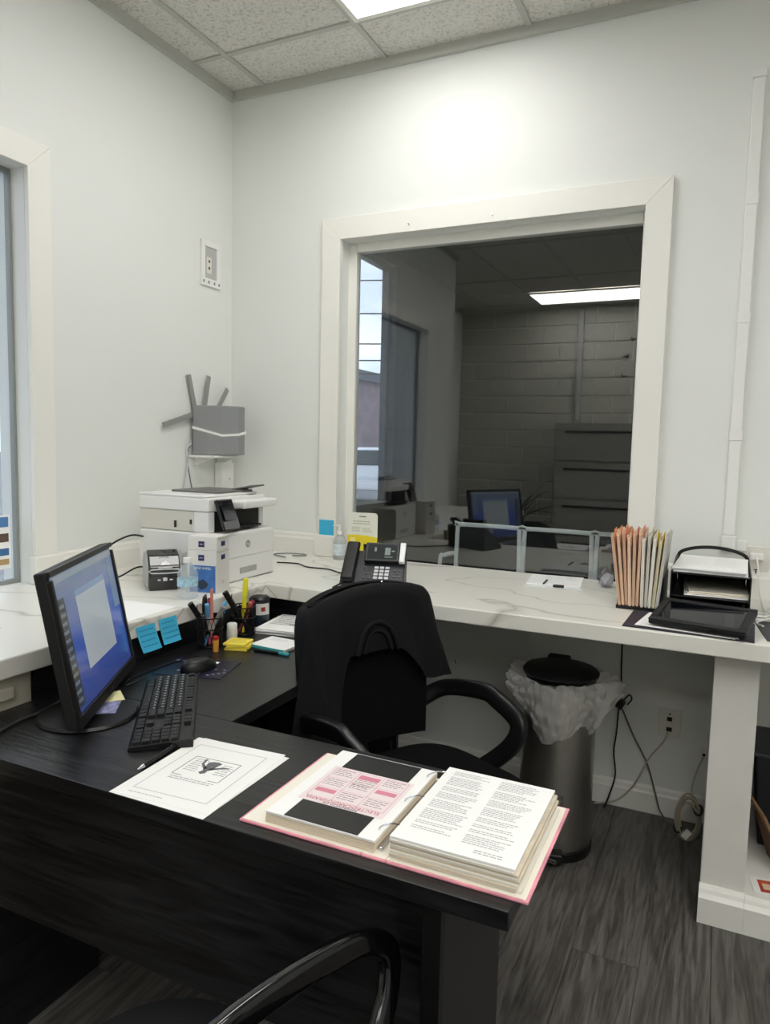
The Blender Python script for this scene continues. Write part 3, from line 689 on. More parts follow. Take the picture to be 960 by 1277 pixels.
lathe('body', [(0, 0), (.016, 0), (.0175, .004), (.0175, .04), (.016, .046), (0, .046)], mat('white_bottle', '#dcdad2', .4), we); lathe('cap', [(0, .0462), (.0165, .0462), (.0165, .058), (.014, .061), (0, .061)], white_m, we)
gs = thing('glue_stick', 'orange glue stick with a red cap beside the pen cup', 'glue stick', (.797, -1.126, ZD))
lathe('body', [(0, 0), (.009, 0), (.0092, .036), (0, .036)], mat('orange_label', '#dd9a3a', .5), gs, n=16); lathe('cap', [(0, .0362), (.0088, .0362), (.0088, .046), (.007, .048), (0, .048)], mat('red_cap', '#b5262c', .4), gs, n=16)
ys_ = thing('sticky_pad', 'yellow sticky note pad in front of the wire cups', 'note pad', (.838, -1.062, ZD), .30)
for k, (a, dx) in enumerate(((.0, 0), (.15, .002), (-.06, -.003))): box('note_block', (dx, 0, .004+k*.0075), (.072, .072, .007), yel_note if k != 1 else mat('yellow_sticky_dark', '#dfc93e', .85), ys_, .001, rot=(0, 0, a))
quads('writing', words(-.03, .03, .026, 5, .011, .002, rnd), .0231, mat('olive_ink', '#b09e38', .9), ys_)
cn = thing('drink_can', 'dark blue tumbler with a white label and red dot', 'tumbler', (.722, -.785, ZD))
lathe('body', [(0, 0), (.030, 0), (.033, .004), (.035, .085), (.034, .090), (.030, .090), (.028, .02), (0, .02)], mat('navy_can', '#26303c', .35), cn)
lathe('lid', [(0, .0902), (.036, .0902), (.037, .096), (.03, .103), (0, .104)], blk, cn); tube('handle', [(.0, .036, .10), (.0, .05, .075), (0, .045, .035), (0, .034, .02)], .004, blk, cn)
def wrap(u, v): a = -1.35+u*1.5; return (.0356*math.cos(a), .0356*math.sin(a), .042+.040*v)
gridsheet('label', wrap, 10, 1, .0004, mat('can_label', '#cfcfcb', .5), cn)
box('red_dot', (.0342*math.cos(-.62), .0342*math.sin(-.62), .062), (.0045, .016, .016), mat('dot_red', '#8f2a2a', .5), cn, .002, rot=(0, 0, -.62))
ps = thing('paper_stack', 'stack of printed papers on the desk behind the white notepad', 'papers', (.868, -.768, ZD), math.radians(8))
for k in range(4): box('sheet', (0, 0, .0025+k*.0045), (.216, .22, .004), paper_m if k != 1 else mat('grey_edge_paper', '#a9a9aa', .8), ps, .0005, rot=(0, 0, (.03, -.05, .06, 0)[k]))
quads('print', words(-.09, .09, .06, 6, .018, .004, rnd, .3)+[(-.02, -.03, .05, -.024), (.03, .01, .08, .016)], .0188, inkd_m, ps)
np_ = thing('notepad', 'small white notepad with teal binding lying on the desk', 'note pad', (.932, -.985, ZD), math.radians(-4))
box('pages', (0, 0, .006), (.135, .11, .010), paper_m, np_, .0008); box('binding', (-.004, -.054, .005), (.135, .004, .009), mat('teal', '#3fa6ac', .5), np_, .001)
quads('print', [(-.05, .03, .02, .034), (-.05, .018, -.0, .021)], .0113, mat('pale_print', '#cdd0d4', .9), np_)
tp = thing('teal_pen', 'teal and black pen lying in front of the notepad', 'pen', (.958, -1.064, ZD+.005), .05)
cyl('barrel', (-.06, 0, 0), (.03, 0, 0), .0048, blk, tp); cyl('cap', (.0302, 0, 0), (.065, 0, 0), .0055, mat('teal', '#3fa6ac', .5), tp)

# ------------------------------------------------------------------ counter, left side
def sticky_blue(label, y, z, rx):
    t = thing('sticky_note', label, 'sticky note', (.6965, y, z), 0, 'blue sticky notes on the counter edge')
    def f(u, v): return (.001+.010*v*v+.002*math.sin(3*u)*v, (u-.5)*.075+rx*v*.02, -.078*v)
    gridsheet('note', f, 8, 8, .0004, blue_note, t)
    R2 = random.Random(int(abs(y)*1000)); rows = []
    bm = bmesh.new()
    for k in range(4):
        v0 = .15+.2*k; u = .1
        while u < .85:
            w = .05+R2.random()*.1
            P = [f(u, v0), f(u+w, v0), f(u+w, v0+.05), f(u, v0+.05)]
            bm.faces.new([bm.verts.new((p[0]+.0012, p[1], p[2])) for p in P]); u += w+.04
    finish(bm, 'writing', mat('note_ink', '#2b8db5', .9), t)
sticky_blue('blue sticky note on the counter edge, nearer the monitor', -1.321, .862, 1); sticky_blue('blue sticky note on the counter edge, farther from the monitor', -1.228, .866, .6)
cpz = tag(box('paper_sheet', (.575, -1.285, ZC+.0006), (.20, .25, .0008), paper_m, None, rot=(0, 0, .06)), 'white sheet on the left counter behind the monitor', 'paper')
# printer
pr = thing('laser_printer', 'white multifunction laser printer on the corner counter', 'printer', (.375, -.655, ZC))
bx('body', (-.17, -.178, .0), (.20, .175, .185), mat('printer_white', '#e4e4e2', .45), pr, .008)
bx('rear_housing', (-.17, -.172, .186), (.085, .165, .262), mat('printer_cream', '#d8d5cb', .5), pr, .006)
bx('scanner', (-.172, -.178, .263), (.155, .178, .312), white_m, pr, .006)
bx('scanner_lid', (-.172, -.176, .3125), (.135, .150, .322), white_m, pr, .004)
bx('document_feeder', (-.10, -.08, .3225), (.12, .14, .330), mat('printer_dark_grey', '#6b6b68', .5), pr, .003)
bx('scanner_front', (.1551, -.04, .268), (.212, .178, .298), white_m, pr, .008)
bx('output_cavity', (.0855, -.135, .1865), (.15, .140, .262), mat('printer_black', '#161616', .4), pr, .004)
bx('pillar', (.0855, -.172, .1865), (.152, -.136, .262), white_m, pr, .003); bx('pillar', (.0855, .141, .1865), (.152, .168, .262), white_m, pr, .003)
box('output_tray', (.165, .01, .197), (.06, .17, .008), blk, pr, .003, rot=(0, -.15, 0))
box('control_panel', (.190, -.112, .252), (.012, .092, .115), gloss_blk, pr, .003, rot=(0, -.38, 0)); box('panel_screen', (.1985, -.112, .262), (.002, .07, .06), mat('panel_glass', '#15171c', .08), pr, 0, rot=(0, -.38, 0))
box('feeder_tray', (.10, .12, .336), (.12, .09, .006), mat('printer_dark_grey', '#6b6b68', .5), pr, .002, rot=(0, -.2, 0))
bx('paper_drawer', (.2005, -.168, .006), (.2035, .168, .088), mat('printer_white', '#e4e4e2', .45), pr, .003)
bx('front_door', (.2005, -.168, .092), (.2035, .168, .176), mat('printer_white', '#e4e4e2', .45), pr, .003)
bx('drawer_grip', (.2036, -.055, .028), (.2050, .050, .05), mat('printer_grip', '#a9aaa8', .5), pr, .003)
lathe('logo_disc', [(0, 0), (.014, 0), (.014, .0012), (0, .0012)], mat('logo_disc_grey', '#8e9092', .4), pr, (.2036, -.005, .135), 20, (0, PI/2, 0))
text('logo', 'hp', .021, white_m, pr, (.2052, -.005, .136), (PI/2, 0, PI/2))
bx('side_port', (-.0, -.1785, .20), (.006, -.1725, .225), blk, pr); bx('side_slot', (.068, -.1735, .215), (.078, -.1722, .232), blk, pr)
# cartons
cart_m = mat('carton_white', '#dcdad6', .6); navy = mat('logo_navy', '#1c1c58', .5)
def carton(label, loc, rz, w, d, h, blue):
    t = thing('carton', label, 'box', loc, rz, 'white lens-wipe cartons beside the printer')
    bx('box', (-w, 0, 0), (0, d, h), cart_m, t, .0015)
    zl = h-.026
    bx('logo', (-w*.62, -.0008, zl-.010), (-w*.42, -.0001, zl+.010), navy, t); text('logo_text', 'ZEISS', .0062, white_m, t, (-w*.52, -.0011, zl), (PI/2, 0, 0))
    if blue:
        bx('picture', (-w*.92, -.0008, .004), (-.004, -.0001, h-.052), mat('carton_blue', '#3f6fae', .5, noise=.25, nscale=25), t)
        text('picture_title', 'LENS WIPES', .012, white_m, t, (-w*.48, -.0011, h-.062), (PI/2, 0, 0))
        prism('picture_motif', [(-w*.6, .018), (-w*.5, .012), (-w*.34, .022), (-w*.28, .034), (-w*.45, .05), (-w*.62, .04)], 1, -.0013, -.0009, mat('motif_dark', '#2f3a48', .5), t)
    bx('side_logo', (.0001, d*.35, zl-.008), (.0008, d*.65, zl+.008), navy, t); bx('side_flap', (.0001, d*.1, h-.008), (.003, d*.9, h-.001), mat('carton_shade', '#c9c7c3', .6), t)
    if blue: text('side_mark', '50', .016, mat('carton_grey_ink', '#9a9a9c', .7), t, (.0009, d*.5, .035), (PI/2, 0, PI/2))
carton('lower white and blue carton standing on the counter by the printer', (.655, -.943, ZC), math.radians(12), .108, .098, .148, True)
carton('upper white carton stacked on the blue-printed carton', (.655, -.942, ZC+.1485), math.radians(12), .108, .095, .046, False)
# label printer
lp = thing('label_printer', 'black and grey label printer in front of the laser printer', 'label printer', (.400, -.925, ZC), math.radians(49))
lprof = [(-.085, 0), (-.092, .05), (-.085, .085), (-.055, .118), (-.01, .132), (.05, .125), (.085, .085), (.09, .02), (.085, 0)]
prism('body', lprof, 0, -.052, .052, gloss_blk, lp, .004)
for s in (-1, 1): prism('side_panel', [(p[0]*.9, p[1]*.9+.006) for p in lprof], 0, s*.0525, s*.058, mat('label_grey', '#a9aaa6', .5), lp, .002)
strap('slot_frame', [(-.044, -.0905, .062), (.044, -.0905, .062), (.044, -.091, .074), (-.044, -.091, .074)], .004, .004, mat('label_silver', '#c5c7c8', .35), lp, 2, (0, 1, 0), True)
prism('paper_label', [(-.022, .0), (.026, .0), (.018, .012), (.004, .026), (-.012, .014)], 1, -.0006, .0006, paper_m, lp, 0, (0, -.086, .079), (-.45, 0, 0))
for x in (-.02, .02): box('button', (x, -.0915, .038), (.010, .003, .004), white_m, lp, .001)
box('feed_button', (0, -.0915, .04), (.014, .003, .012), mat('label_silver', '#c5c7c8', .35), lp, .002)
text('brand_text', 'DYMO', .012, mat('label_grey_text', '#6d7078', .5), lp, (0, -.0615, .1135), (.83, 0, 0))
# water bottle
wb = thing('water_bottle', 'small clear plastic water bottle with a pale blue label', 'bottle', (.610, -1.035, ZC))
pet = film('clear_bottle_plastic', '#dfe8ea', .28, .08)
lathe('bottle', [(0, .002), (.026, 0), (.033, .006), (.033, .03), (.031, .034), (.033, .040), (.033, .082), (.027, .100), (.014, .112), (.0135, .120)], pet, wb)
lathe('label', [(.0334, .042), (.0336, .043), (.0336, .066), (.0334, .067)], mat('bottle_label', '#a9cfe0', .5, noise=.3, nscale=60), wb)
lathe('cap', [(0, .134), (.0140, .134), (.0148, .132), (.0148, .118), (.0138, .118), (.0138, .130), (0, .130)], white_m, wb)

# ------------------------------------------------------------------ left wall: media plate, router on its shelf
mpb = thing('media_wall_plate', 'recessed white media outlet box high on the left wall', 'wall plate', (0, -.1635, 2.20))
for a, b in (((.0005, -.068, .075), (.010, .066, .10)), ((.0005, -.068, -.10), (.010, .066, -.065)), ((.0005, -.068, -.065), (.010, -.043, .075)), ((.0005, .041, -.065), (.010, .066, .075))): bx('frame', a, b, white_m, mpb, .002)
bx('recess', (.0005, -.043, -.065), (.003, .041, .075), mat('recess_grey', '#b4b5b3', .6), mpb)
bx('outlet', (.0031, -.03, -.045), (.007, .005, .03), offw_m, mpb, .002)
for z in (-.025, .005): bx('socket_slot', (.0071, -.018, z), (.0076, -.008, z+.012), blk, mpb)
for y in (-.055, -.02, .02, .053): bx('screw_tab', (.0101, y-.004, -.088), (.0112, y+.004, -.076), mat('recess_dark', '#77787a', .6), mpb)
sh = thing('wall_shelf', 'small white bracket shelf under the grey router', 'shelf', (0, -.19, 1.322))
bx('board', (.0005, -.125, 0), (.145, .10, .011), white_m, sh, .002)
for y in (-.08, .08): prism('bracket', [(.0005, -.0005), (.11, -.0005), (.0005, -.04)], 1, y-.004, y+.004, white_m, sh)
ro = thing('router', 'grey faceted wireless router with white strap on the wall shelf', 'router', (.10, -.25, 1.333))
poly = [(-.075, -.062), (.055, -.022), (.088, .055), (.075, .12), (-.05, .11), (-.09, .0)]
prism('body', poly, 2, .002, .222, mat('router_grey', '#8b8d8f', .5), ro, .004)
def offp(k): return [(p[0]*k, p[1]*k) for p in poly]
strap('strap', [(x*1.03, y*1.03+.0, z) for (x, y), z in zip(poly, (.115, .085, .088, .10, .12, .125))], .003, .012, white_m, ro, 1, (0, 0, 1), True, .5) if False else None
bm = bmesh.new(); zz = (.118, .084, .090, .10, .12, .13)
ra = [[bm.verts.new((x*s, y*s, z+dz)) for (x, y), z in zip(poly, zz)] for s, dz in ((1.0, 0), (1.04, 0), (1.04, .011), (1.0, .011))]
for k in range(4):
    for i in range(6): bm.faces.new((ra[k][i], ra[k][(i+1) % 6], ra[(k+1) % 4][(i+1) % 6], ra[(k+1) % 4][i]))
finish(bm, 'strap', white_m, ro)
for pts in ([(-.085, -.035, .20), (-.088, -.075, .355)], [(-.078, .02, .21), (-.085, .06, .36)], [(-.06, .08, .20), (-.08, .19, .31)], [(-.080, -.055, .18), (-.085, -.24, .128)]):
    a, b = Vector(pts[0]), Vector(pts[1])
    strap('antenna', [a, (a+b)/2, b], .007, .022, mat('antenna_grey', '#8f908e', .5), ro, 2, (1, 0, 0), rd=.5) if False else finish(sweep_bm([a, b], [(-.011, -.004), (.011, -.004), (.011, .004), (-.011, .004)], Vector((1, 0, 0))), 'antenna', mat('antenna_grey', '#8f908e', .5), ro)
for i, (ya, yb_, yc_, yd) in enumerate(((-.325, -.335, -.36, -.42), (-.33, -.33, -.34, -.345), (-.32, -.33, -.31, -.27))):
    tag(tube('router_cable', [(.03, ya, 1.385), (.012, ya-.008, 1.36), (.010, yb_, 1.30), (.012, yc_, 1.20), (.016, yd, 1.06), (.02, yd, .985), (.05, yd, .884)], .0026, (mat('cable_pale', '#b9bcc2', .5), mat('cable_white', '#e0e0de', .5), mat('cable_blue_grey', '#54606e', .5))[i]), ('thin pale cable hanging from the router, left one', 'white cable hanging from the router', 'dark blue-grey cable hanging from the router, right one')[i], 'cable')
du = thing('cable_cover', 'white cable cover box on the wall below the router', 'cable cover', (.0, -.09, .98))
bx('cover', (.0005, -.045, 0), (.05, .05, .32), white_m, du, .012); box('screw', (.0505, .012, .24), (.002, .006, .006), mat('recess_dark', '#77787a', .6), du)
# cables behind the printer and along the back counter
tag(tube('printer_cable', [(.23, -.836, 1.035), (.20, -.875, 1.04), (.15, -.93, 1.0), (.13, -.98, .92), (.14, -1.0, .885)], .0035, blk), 'black cable arching from the printer side down to the counter', 'cable')
tag(tube('label_printer_cable', [(.32, -.895, .93), (.26, -.90, .93), (.2, -.95, .89), (.12, -1.0, .884)], .003, blk), 'black power cable behind the label printer', 'cable')
tag(tube('label_usb_cable', [(.30, -.875, .905), (.24, -.86, .90), (.17, -.83, .884), (.09, -.9, .884)], .003, mat('cable_white', '#e0e0de', .5)), 'pale cable lying on the counter behind the label printer', 'cable')
tag(tube('phone_cable', [(.47, -.30, .884), (.56, -.28, .884), (.64, -.33, .884), (.74, -.33, .884), (.83, -.38, .884), (.93, -.42, .892)], .003, blk), 'black cable wriggling along the counter to the desk phone', 'cable')
tag(tube('counter_cable', [(.42, -.10, .884), (.47, -.075, .884), (.45, -.045, .884), (.36, -.06, .884), (.33, -.12, .884), (.42, -.16, .884)], .0032, grey_m), 'coiled grey cable on the counter beside the printer', 'cable')

# ------------------------------------------------------------------ phone
ph = thing('desk_phone', 'black and grey office desk phone with colour screen', 'phone', (1.035, -.505, ZC), math.radians(18))
prism('base', [(-.088, 0), (-.088, .018), (.05, .118), (.072, .112), (.06, .03), (.06, 0)], 0, -.115, .115, mat('phone_dark', '#2c2e31', .4), ph, .003)
bx('front_lip', (-.115, -.094, 0.0), (.115, -.0885, .012), mat('phone_silver', '#b7babd', .35), ph, .002)
fa = math.atan2(.10, .138)
RF = Euler((fa, 0, 0)).to_matrix()
def pf(x, s, n): v = RF @ Vector((0, s, n)); return (x, v.y-.088, v.z+.018)   # s: distance up the face
def ppart(name, x, s, w, l, th, m, n=None, bevel=.002): return box(name, pf(x, s, (th/2 if n is None else n)), (w, l, th), m, ph, bevel, rot=(fa, 0, 0))
ppart('handset', -.086, .095, .048, .195, .022, blk, .020, .009); ppart('earpiece', -.086, .17, .050, .05, .018, blk, .018, .008); ppart('mouthpiece', -.086, .022, .050, .045, .018, blk, .018, .008)
sb = box('screen_housing', pf(.028, .142, .020), (.128, .085, .016), blk, ph, .004, rot=(fa+.18, 0, 0))
box('screen', (-.0, 0, .0083), (.112, .068, .0012), mat('phone_screen', '#202427', .5, spec=.2, emit=.03), sb)
quads('screen_icons', [(-.03, .0, -.022, .018), (.01, -.015, .03, .018), (.034, .0, .046, .006), (.01, -.026, .04, -.022)], .0092, mat('phone_icons', '#6b7a72', .4), sb)
box('silver_strip', pf(.103, .142, .021), (.021, .088, .017), mat('phone_light_silver', '#d6d8da', .25), ph, .003, rot=(fa+.18, 0, 0))
kk = mat('phone_key_white', '#cfd1d4', .4)
for r in range(4):
    for c in range(3): ppart('key', .012+c*.020, .082-r*.017, .015, .011, .004, kk, .002, .001)
for c, r in ((-.030, .083), (-.012, .083), (-.03, .072), (-.012, .072), (-.022, .05), (-.03, .03), (-.012, .03), (.080, .07), (.098, .07), (.08, .04), (.098, .04), (.089, .055)): ppart('button', c, r, .010, .006, .003, mat('phone_btn', '#55585c', .4), .0015, .001)
tube('handset_cord', [(-.10, -.08, .02), (-.125, -.10, .008), (-.13, -.12, .006), (-.10, -.14, .006), (-.06, -.13, .006), (-.05, -.10, .004)], .0035, blk, ph)
# yellow card, pump bottle, sticky on casing
yc = thing('info_card', 'white and yellow information card on a yellow stem behind the phone', 'card', (.745, -.035, ZC), math.radians(8))
prism('card', [(-.07, .075), (.07, .075), (.07, .205), (.062, .215), (-.062, .215), (-.07, .205)], 1, -.001, .001, mat('card_white_green', '#e2e3d8', .6), yc)
prism('yellow_band', [(-.0695, .0755), (.0695, .0755), (.0695, .107), (.02, .114), (-.03, .116), (-.0695, .112)], 1, -.0018, -.0011, mat('card_yellow', '#e3cf2c', .6), yc)
bx('stem', (-.012, -.0015, .003), (.006, .0015, .0748), mat('card_yellow', '#e3cf2c', .6), yc); bx('foot', (-.035, -.03, 0), (.03, .03, .003), mat('card_yellow', '#e3cf2c', .6), yc)
bx('slot', (-.016, -.0014, .196), (.016, -.0011, .2), inkd_m, yc); bx('badge', (-.058, -.0024, .083), (-.034, -.0019, .103), mat('card_pale_yellow', '#efe48a', .6), yc)
quads('print', words(-.045, .04, .038, 2, .010, .004, rnd)+words(-.05, -.01, .01, 3, .008, .003, rnd)+words(.0, .045, .006, 3, .007, .0025, rnd), 0, mat('card_grey_green_ink', '#a8ab98', .8), yc).location = (0, -.0015, .14)
[o for o in yc.children if o.name.startswith('print')][0].rotation_euler = (PI/2, 0, 0)
pb = thing('pump_bottle', 'clear hand sanitizer pump bottle beside the window casing', 'bottle', (.640, -.055, ZC))
lathe('bottle', [(0, 0), (.026, 0), (.028, .004), (.028, .085), (.022, .10), (.011, .106), (.011, .114)], film('sanitizer_clear', '#e4eaea', .4, .1), pb); lathe('collar', [(0, .113), (.013, .113), (.013, .126), (.005, .128), (.004, .15), (0, .15)], white_m, pb)
box('nozzle', (-.008, -.008, .152), (.035, .012, .008), white_m, pb, .003, rot=(0, 0, .7)); lathe('label', [(.0282, .02), (.0284, .021), (.0284, .07), (.0282, .071)], mat('sanitizer_label', '#cdd9e2', .5, noise=.2, nscale=50), pb)
tag(box('sticky_note', (.5535, -.0235, 1.012), (.075, .0016, .075), blue_note, None), 'blue sticky note on the left window casing', 'sticky note')

# ------------------------------------------------------------------ counter, right side
cb = thing('clipboard', 'white pad with a black clip on the counter by the window', 'clipboard', (1.622, -.105, ZC), math.radians(7))
box('board', (0, 0, .0025), (.215, .225, .004), mat('clip_white', '#dfe4e6', .5), cb, .001); box('pages', (0, .005, .008), (.20, .205, .006), paper_m, cb, .0008)
box('clip', (.02, -.108, .009), (.04, .016, .010), blk, cb, .003); cyl('pen', (-.035, -.105, .0142), (-.03, -.03, .0142), .0035, mat('pen_dark', '#2a2c30', .4), cb)
quads('print', words(-.085, .085, .085, 8, .02, .003, rnd, .4), .0113, mat('pale_blue_print', '#c3cdd6', .9), cb)
gm = thing('crystal_paperweight', 'silver faceted crystal paperweight beside the file sorter', 'paperweight', (1.805, -.085, ZC), .4)
bm = bmesh.new(); bmesh.ops.create_icosphere(bm, subdivisions=1, radius=.03)
for v in bm.verts: v.co.z = v.co.z*.95+.027; v.co *= 1+.12*math.sin(40*v.co.x+7)
for v in bm.verts: v.co.z = max(v.co.z, 0)
finish(bm, 'stone', mat('crystal_silver', '#b8bac6', .12, metal=.85), gm)
bm = bmesh.new(); bmesh.ops.create_cone(bm, cap_ends=True, segments=5, radius1=.014, radius2=.002, depth=.03)
finish(bm, 'spike', mat('crystal_silver', '#b8bac6', .12, metal=.85), gm, (0, 0, .066), (.2, .2, 0))
# file sorter with folders
fs = thing('file_sorter', 'black desktop file sorter holding upright folders', 'file sorter', (1.965, -.315, ZC))
bx('base', (-.075, -.125, 0), (.068, .115, .012), blk, fs, .002)
for x in (-.073, -.004, .064): bx('divider', (x, -.115, .012), (x+.003, .11, .07 if x < .06 else .11), blk, fs, .001)
def folder(name, label, x, lean, h, th, col, tabcol, d, group, cat='folder'):
    t = thing(name, label, cat, (1.965+x, -.315, ZC+.0125), 0, group)
    prism('cover', [(-.12+d, 0), (.105+d, 0), (.105+d, h), (-.04, h+.004), (-.12+d, h-.004)], 0, -th/2, th/2, mat('folder_'+col[1:], col, .8), t, .0008, rot=(0, lean, 0))
    prism('tab', [(-.10+d, h-.03), (-.03+d, h-.03), (-.035+d, h+.022), (-.095+d, h+.018)], 0, th/2+.0002, th/2+.0014, mat('tab_'+tabcol[1:], tabcol, .8), t, 0, rot=(0, lean, 0))
    prism('sheets', [(-.116+d, .004), (.09+d, .004), (.09+d, h+.006), (-.112+d, h+.003)], 0, -th/2-.002, -th/2-.0002, paperc_m, t, 0, rot=(0, lean, 0))
pc = ['#c9a184', '#d9b79a', '#c99f86', '#e0c0a6', '#cba98e', '#d6b196']; tb = ['#f0a673', '#f3b98a', '#e8957a', '#f1b070', '#eaa48e', '#e59a8a']
for k in range(6):
    folder('file_folder', ['leftmost peach folder leaning outward in the file sorter', 'second peach folder from the left in the file sorter', 'third peach folder from the left in the file sorter', 'fourth peach folder from the left in the file sorter', 'fifth peach folder from the left in the file sorter', 'peach folder next to the white papers in the file sorter'][k], -.062+k*.0105, -.15+k*.030, .228+.006*((k*7) % 3), .0078, pc[k], tb[k], -.01+.004*(k % 3), 'peach folders in the file sorter')
for k in range(5):
    cols_ = ['#d8d4ca', '#c4c1b8', '#dedbd2', '#cfc8a8', '#bdbbb4']; tcs = ['#d6d2c8', '#cfcabc', '#e3c93a', '#e0c22e', '#b6b9bc']
    folder('document_folder', ['white folder beside the peach folders in the file sorter', 'grey-white folder second in the right half of the sorter', 'white folder with a yellow tab in the file sorter', 'cream folder with a yellow tab in the file sorter', 'grey folder at the right end of the file sorter'][k], .006+k*.0115, -.02+k*.025, .222+.006*((k*5) % 3), .0082, cols_[k], tcs[k], -.01+.005*(k % 2), 'pale folders in the file sorter')
# letter tray
lt = thing('letter_tray', 'black two-shelf letter tray by the wall outlet', 'letter tray', (2.168, -.285, ZC))
for s in (-1, 1): prism('side', [(-.17, 0), (.17, 0), (.18, .15), (.10, .16), (-.17, .141)], 0, s*.111, s*.115, blk, lt, .001)
for z in (.004, .062, .135): bx('shelf', (-.110, -.168, z), (.110, .17, z+.004), blk, lt, .001)
bx('back', (-.110, .1705, .004), (.110, .174, .139), blk, lt)
strap('arched_rail', [(-.113, .175, .13), (-.105, .176, .160), (-.06, .178, .178), (0, .178, .184), (.06, .178, .178), (.105, .176, .160), (.113, .175, .13)], .008, .012, blk, lt)
tpz = thing('paper_pile', 'white papers stacked on top of the letter tray', 'papers', (2.168, -.29, ZC+.1395), math.radians(-2))
for k in range(3): box('sheet', ((.002, -.003, 0)[k], (0, -.002, .002)[k], .0025+k*.005), (.214, .315, .0045), paper_m if k != 1 else mat('grey_edge_paper', '#a9a9aa', .8), tpz, .0015, rot=(0, 0, (.01, -.015, .0)[k]))
quads('print', words(-.08, -.005, .10, 9, .02, .003, rnd, .3)+words(.012, .085, .10, 9, .02, .003, rnd, .3), .0153, mat('faint_print', '#d2d2d4', .9), tpz)
tpm = thing('paper_pile', 'pale papers on the middle shelf of the letter tray', 'papers', (2.18, -.30, ZC+.0665), math.radians(3))
for k in range(3): box('sheet', (.004*k, .004*k, .0025+k*.005), (.185, .28, .0045), paperc_m if k else paper_m, tpm, .002, rot=(.0, 0, .02*k))
# papers and dark folder under the tablet
tag(box('document_folder', (2.12, -.575, ZC+.002), (.35, .235, .004), mat('dark_purple_folder', '#2a2436', .5), None, .001, rot=(0, 0, math.radians(-2))), 'dark purple folder lying flat under the tablet', 'folder')
us = thing('paper_pile', 'white printed sheets between the tablet and the dark folder', 'papers', (2.12, -.592, ZC+.0045), math.radians(-7))
for k in range(2): box('sheet', (.006*k, -.004*k, .001+k*.0022), (.27, .19, .002), paper_m, us, 0, rot=(0, 0, .03*k))
quads('print', words(-.12, .12, -.075, 2, .008, .003, rnd), .0045, mat('pale_blue_print', '#c3cdd6', .9), us)
ta = thing('tablet', 'black tablet in a thick rubber case leaning by the letter tray', 'tablet', (2.14, -.695, ZC+.0115), math.radians(-11))
TT = .20
def tpart(name, c, s, m, bevel): 
    v = Euler((TT, 0, 0)).to_matrix() @ Vector(c); return box(name, v, s, m, ta, bevel, rot=(TT, 0, 0))
tpart('case', (0, .088, .009), (.262, .176, .016), blkm, .006); tpart('screen', (0, .09, .0175), (.215, .135, .0012), mat('tablet_glass', '#0a0c12', .06), 0)
for c, s in (((0, .011, .0175), (.262, .022, .007)), ((0, .166, .0175), (.262, .020, .007)), ((-.120, .088, .0175), (.022, .134, .007)), ((.120, .088, .0175), (.022, .134, .007))): tpart('bumper', c, s, blkm, .003)
tpart('port_cover', (.05, -.0005, .011), (.03, .003, .008), blk, .001)
tag(box('document_sheet', (2.46, -.56, ZC+.001), (.216, .20, .0012), paper_m, None, rot=(0, 0, math.radians(-12))), 'printed sheet on the counter at the right edge', 'paper')
tag(box('black_folder', (2.335, -.53, ZC+.0012), (.05, .25, .0024), mat('charcoal_folder', '#2b2c30', .5), None, rot=(0, 0, math.radians(6))), 'narrow charcoal folder strip beside the letter tray', 'folder')

# ------------------------------------------------------------------ right wall fittings
rc = thing('cable_raceway', 'white vertical cable raceway on the back wall', 'raceway', (2.2165, 0, 0))
segs = [1.10, 1.46, 1.871, 2.273, 2.675]
for a, b in zip(segs, segs[1:]): bx('channel', (-.019, -.018, a+.001), (.019, -.0005, b-.001), white_m, rc, .003)
for z in segs[1:-1]: bx('joint_cover', (-.022, -.021, z-.018), (.022, -.0181, z+.018), white_m, rc, .002)
bx('end_cap', (-.022, -.021, 2.674), (.022, -.0005, 2.70), white_m, rc, .003)
bx('elbow', (-.024, -.024, 1.045), (.024, -.0005, 1.10), white_m, rc, .004); bx('outlet_branch', (.0245, -.02, 1.048), (.06, -.0005, 1.085), white_m, rc, .003)
def outlet(name, label, x0, x1, z0, z1, sockets):
    t = thing(name, label, 'outlet', ((x0+x1)/2, 0, (z0+z1)/2)); w, h = x1-x0, z1-z0
    box('plate', (0, -.004, 0), (w, .007, h), offw_m, t, .002)
    for z, ww, hh in sockets: box('socket', (0, -.0082, z), (ww, .0016, hh), blk, t)
    return t
o1 = outlet('wall_outlet', 'white wall outlet with a charger plugged in above the counter', 2.268, 2.353, .944, 1.067, [(-.03, .004, .012), (-.022, .014, .003)])
box('charger', (0, -.02, .026), (.045, .024, .026), white_m, o1, .006)
outlet('data_outlet', 'white data wall plate under the counter beside the trash can', 2.016, 2.096, .316, .421, [(.035, .006, .006), (.015, .018, .016), (-.025, .02, .016)])
outlet('phone_jack', 'small white phone jack under the counter by the partition', 2.172, 2.1925, .25, .292, [(-.002, .010, .01)])
tag(tube('charger_cable', [(2.31, -.033, 1.03), (2.315, -.05, 1.0), (2.322, -.07, .93), (2.33, -.16, .89), (2.335, -.3, .888), (2.325, -.42, .892), (2.30, -.52, .90), (2.315, -.58, .905)], .0026, white_m), 'white charger cable dropping from the outlet to the counter', 'cable')
tag(tube('cable_coil', [(2.31+.032*math.cos(a), -.40+.04*math.sin(a), .8865+.0012*i) for i, a in enumerate([k*PI/4 for k in range(18)])], .0024, white_m), 'loose white cable coil beside the letter tray', 'cable')
